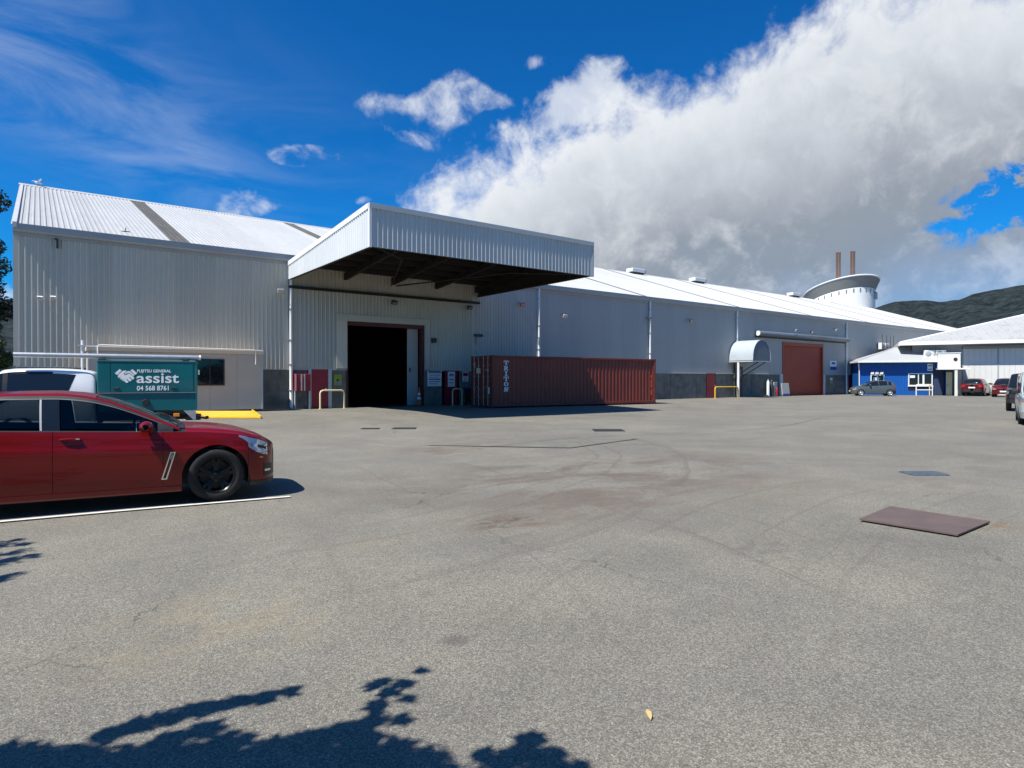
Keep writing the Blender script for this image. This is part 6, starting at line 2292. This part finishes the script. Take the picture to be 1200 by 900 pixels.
    c.panel('front_bumper', x1 - .35, x1, .0, 1.9, 4, m if kind in ('hatch', 'suv') else M['black' if kind == 'jeep' else 'galv'], t, lift=.02, flange=.01)
    c.panel('rear_bumper', x0, x0 + .3, .0, 2.2, 4, M['black'], t, lift=.02, flange=.01)
    c.panel('grille', x1 - .05, x1, 2.4, 4.4, 5, M['black'], t, lift=.006, flange=.004, join=False)
    zb = c.zbelt(x0)
    b = MB(); b.bev(x0 - .03, x0 - .008, -.26, .26, zb - .34, zb - .22, .004); b.build('number_plate', M['signwhite'], t)
    b = MB(); b.bev(x1 + .024, x1 + .04, -.26, .26, c.zlow(x1) + .16, c.zlow(x1) + .28, .004); b.build('number_plate', M['signwhite'], t)
    return t


small_car('parked_hatchback', 'small grey hatchback parked side-on in front of the blue hut', 'hatch', 'greypaint', 33.6, 61.2, -.961, .276)
small_car('parked_suv', 'red SUV seen from behind parked by the white sliding doors', 'suv', 'redsuv', 45.95, 62.6, .70, .71, near=False)
small_car('parked_suv', 'red SUV facing the yard between the other red SUV and black four-wheel drive', 'suv', 'redsuv', 44.15, 57.0, -.66, -.75, near=False)
small_car('four_wheel_drive', 'black four-wheel drive half hidden behind the silver van at the right edge', 'jeep', 'blackpaint', 26.5, 32.6, -.63, -.78, 'rimblack', near=False)
small_car('silver_van', 'pale silver van cut off by the right edge of the view', 'van', 'silverpaint', 19.4, 23.0, -.60, -.80, 'galv', near=False)


# ------------------------------------------------------------------ white service ute with teal canopy body
def build_ute():
    # local x runs along the tray towards the tail, i.e. to the right in the view; y away from the viewer
    x, y = cw(-9.42, 19.0)
    z0 = gz(x, y)
    t = thing('service_ute', 'white double-cab ute with a teal lettered service body and pipe rack', 'utility truck', (x, y, z0), -YAW + math.radians(25.5))
    L, D = 2.52, 1.80
    zb, zt = 0.81, 2.22
    zs = 1.33
    # teal service body: upper box, lower skirt, lids
    b = MB(); b.bev(-L, 0, 0.012, D, zs + .006, zt, .012); body = b.build('service_body', M['teal'], t)
    b = MB(); b.bev(-L + .02, -.005, 0.03, D, zb, zs - .006, .012); b.build('lower_skirt', M['teal'], t)
    b = MB(); b.bev(-L + .34, -.10, 0.0, .03, zs + .03, zt - .05, .006); b.build('lift_up_door', M['teal'], t)
    b = MB(); b.bev(-L + .02, -L + .31, 0.0, .03, zs + .03, zt - .05, .006); b.build('lift_up_door', M['teal'], t)
    b = MB(); b.box(-L + .01, -.01, -.004, .028, zs - .004, zs + .012); b.build('seam_trim', M['galv'], t)
    b = MB(); b.bev(-L - .01, .02, -.01, D + .01, zt, zt + .04, .012); b.build('body_roof', M['teal'], t)
    b = MB(); b.lathe([(0, -.02), (.085, -.02), (.10, .0), (.10, .035)], 18, (-1.33, .0, 1.05), 'y'); b.build('filler_cap', M['black'], t, smooth=True)
    b = MB(); b.bev(-.03, .01, -.012, .02, zb + .01, zt - .01, .004); b.build('corner_edge', M['teal'], t)
    for xx in (-2.05, -.6):
        b = MB(); b.bev(xx - .07, xx + .07, -.018, .004, zs + .10, zs + .16, .008); b.build('latch', M['black'], t)
    # lettering
    R90 = (PI / 2, 0, 0)
    def px(p):
        k = (p - 600) / 745.0
        return -((-9.42) - k * 19.0) / (.9026 - k * .4305) * -1 * -1
    pz = lambda p: 1.52 - (p - 445.5) / 745.0 * 18.25 - z0
    text('lettering', 'FUJITSU GENERAL', .115, M['signwhite'], body, (px(160.5), -.003, pz(436.2)), R90, .003, px(200.5) - px(160.5), bold=.003)
    text('lettering', 'assist', .42, M['signwhite'], body, (px(159.7), -.003, pz(448.6)), R90, .003, px(209.5) - px(159.7), bold=.006)
    text('lettering', '04 568 8761', .19, M['signwhite'], body, (px(160.3), -.003, pz(457.6)), R90, .003, px(197.6) - px(160.3), bold=.004)
    # clasped hands emblem
    cx, cz, s = px(147.8), pz(440.3), .255
    def poly(pts, o=0.0):
        b = MB(); b.prism([(cx + x * s, cz + z * s) for x, z in pts], -.006 - o, .0, 'y'); b.build('emblem_piece', M['signwhite'], body)
    poly([(-1.08, .28), (-.62, .74), (-.42, .58), (-.86, .08)])
    poly([(1.08, .28), (.62, .74), (.42, .58), (.86, .08)])
    poly([(-.80, .06), (-.36, .52), (-.05, .60), (.05, .50), (-.22, .22), (-.14, .08), (.06, .10), (.22, .26), (.34, .22), (.80, -.22), (.74, -.40), (.60, -.42), (.36, -.16), (.30, -.20), (.54, -.46), (.46, -.62), (.30, -.62), (.08, -.36), (.02, -.40), (.24, -.68), (.14, -.80), (0, -.80), (-.28, -.52), (-.44, -.34)])
    poly([(.14, .52), (.36, .52), (.80, .06), (.72, -.08), (.40, .26), (.20, .36), (.0, .18), (-.10, .18), (-.12, .24)])
    for k in range(3):
        a = -.82 + k * .20
        poly([(a, -.10 - k * .18), (a + .12, .0 - k * .18), (a + .26, -.14 - k * .18), (a + .14, -.26 - k * .18)])
    # tail: bumper, mudflap, tow bar, lamps
    b = MB(); b.prism([(-.36, zb - .01), (-.03, zb - .01), (-.03, .52), (-.10, .52)], .02, .10, 'y'); b.build('tail_wedge', M['galv'], t)
    b = MB(); b.box(-.30, .10, .12, D - .1, .50, .62); b.build('rear_bumper', M['black'], t)
    b = MB(); b.tube([(.02, .9, .55), (.28, .9, .50)], .03, 8); b.lathe([(0, .49), (.04, .5), (.045, .54), (.03, .58), (0, .585)], 12, (.28, .9, 0)); b.build('tow_bar', M['darksteel'], t)
    b = MB(); b.bev(-.62, -.46, .03, .10, .62, .72, .01); b.build('side_lamp', M['amber'], t)
    b = MB(); b.box(-4.9, -.05, .45, .60, .52, .68); b.box(-4.9, -.05, 1.2, 1.35, .52, .68); b.box(-L, -.1, .1, D - .1, .70, .84); b.build('chassis', M['darksteel'], t)
    for xx in (-1.0, -4.35):
        for yy, sd in ((.13, -1), (D - .13, 1)):
            wheel(t, xx, yy, .385, sd, .24, M['rimsilver'])
    b = MB(); b.lathe([(.46, .06), (.49, .06), (.49, .34), (.46, .34)], 14, (-1.0, 0, .385), 'y', 0, 0, PI); b.build('mud_guard', M['black'], t, smooth=True)
    # cab: lofted side profile. local cab x: nose at -6.3
    K = dict(open=True, xr=(-2.72, 2.95 - .35), axles=(1.57, -9), R=.385, RA=.44, wmax=.90, clr=.3, step=.12,
             W=[(-2.72, .0), (-2.715, .80), (-2.68, .87), (-2.5, .89), (.8, .90), (1.6, .90), (2.1, .86), (2.4, .74), (2.55, .45), (2.6, 0)],
             zlow=[(-2.72, .42), (2.6, .4)], zbelt=[(-2.72, 1.22), (-1, 1.20), (.6, 1.15), (1.6, 1.10), (2.2, 1.0), (2.6, .85)],
             ztop=[(-2.72, 1.24), (-2.69, 1.78), (-2.62, 1.93), (-2.40, 1.995), (-1.6, 2.04), (-.8, 2.03), (-.45, 1.98), (.1, 1.70), (.72, 1.27), (.85, 1.22), (1.6, 1.17), (2.3, 1.05), (2.6, .9)],
             zre=[(-2.72, 1.1), (-2.69, 1.7), (-2.6, 1.83), (-2.3, 1.90), (-1.5, 1.94), (-.8, 1.92), (-.4, 1.84), (.2, 1.52), (.75, 1.18), (1.2, .9)],
             wre=[(-2.72, .74), (-2, .70), (-.8, .68), (.2, .76), (.8, .84), (2.6, .8)], prof=[(0, .95), (.5, 1), (.75, 1), (1, .96)])
    c = Car(K)
    cab = link('cab', None, t, (-2.72 - 2.56, D / 2, 0), PI)
    c.shell(cab, M['black'])
    m = M['whitepaint']
    c.panel('front_wing', .62, 2.6, 0, 6, 12, m, cab)
    c.panel('front_door', -.62, .62, .3, 6, 10, m, cab, join=False)
    c.panel('rear_door', -1.85, -.62, .3, 6, 10, m, cab, join=False)
    c.panel('rear_corner', -2.72, -1.85, 0, 6, 10, m, cab)
    c.panel('bonnet', .75, 2.6, 6, 12, 8, m, cab)
    c.panel('windscreen', -.5, .72, 9, 12, 6, M['glass'], cab, flange=.004, lift=-.003)
    c.panel('roof', -2.72, -.5, 8.8, 12, 10, m, cab, gap=0)
    c.panel('cant_rail', -2.72, .72, 8, 8.85, 3, m, cab, gap=0)
    c.panel('belt_trim', -2.7, .75, 6, 7, 1, m, cab, gap=0, flange=0)
    c.panel('rear_pillar', -2.72, -1.7, 7, 8, 4, m, cab, gap=0, flange=.004)
    c.panel('rear_side_window', -2.26, -.70, 7.05, 7.92, 6, M['glass'], cab, join=False, flange=.003, lift=.005, slant=lambda x, v: .24 * (8 - v) * max(0, min(1, (-1.4 - x) / .8)))
    c.panel('front_side_window', -.58, .55, 7.05, 7.96, 5, M['glass'], cab, join=False, flange=.003)
    c.panel('pillar', -.70, -.58, 7, 8, 3, M['black'], cab, join=False, flange=.003)
    for sd in (1, -1): wheel(cab, 1.57, sd * .78, .385, sd, .24, M['rimsilver'])
    # pipe rack over the roof
    b = MB()
    b.tube([(-4.45, .16, zt + .175), (.07, .16, zt + .155)], .068, 12)
    b.build('pipe_carrier', M['galv'], t, smooth=True)
    b = MB(); b.lathe([(0, 0), (.074, 0), (.074, .05)], 12, (.06, .16, zt + .155), 'x'); b.build('carrier_cap', M['white'], t, smooth=True)
    for xx in (-2.42, -.30):
        b = MB(); b.bev(xx - .08, xx + .08, .04, D - .1, zt + .041, zt + .085, .01); b.bev(xx - .05, xx + .05, .08, .24, zt + .075, zt + .10, .01)
        b.build('rack_bar', M['black'], t)
    b = MB(); b.bev(-.55, .05, .25, .9, zt + .10, zt + .15, .01); b.build('ladder_end', M['galv'], t)


build_ute()
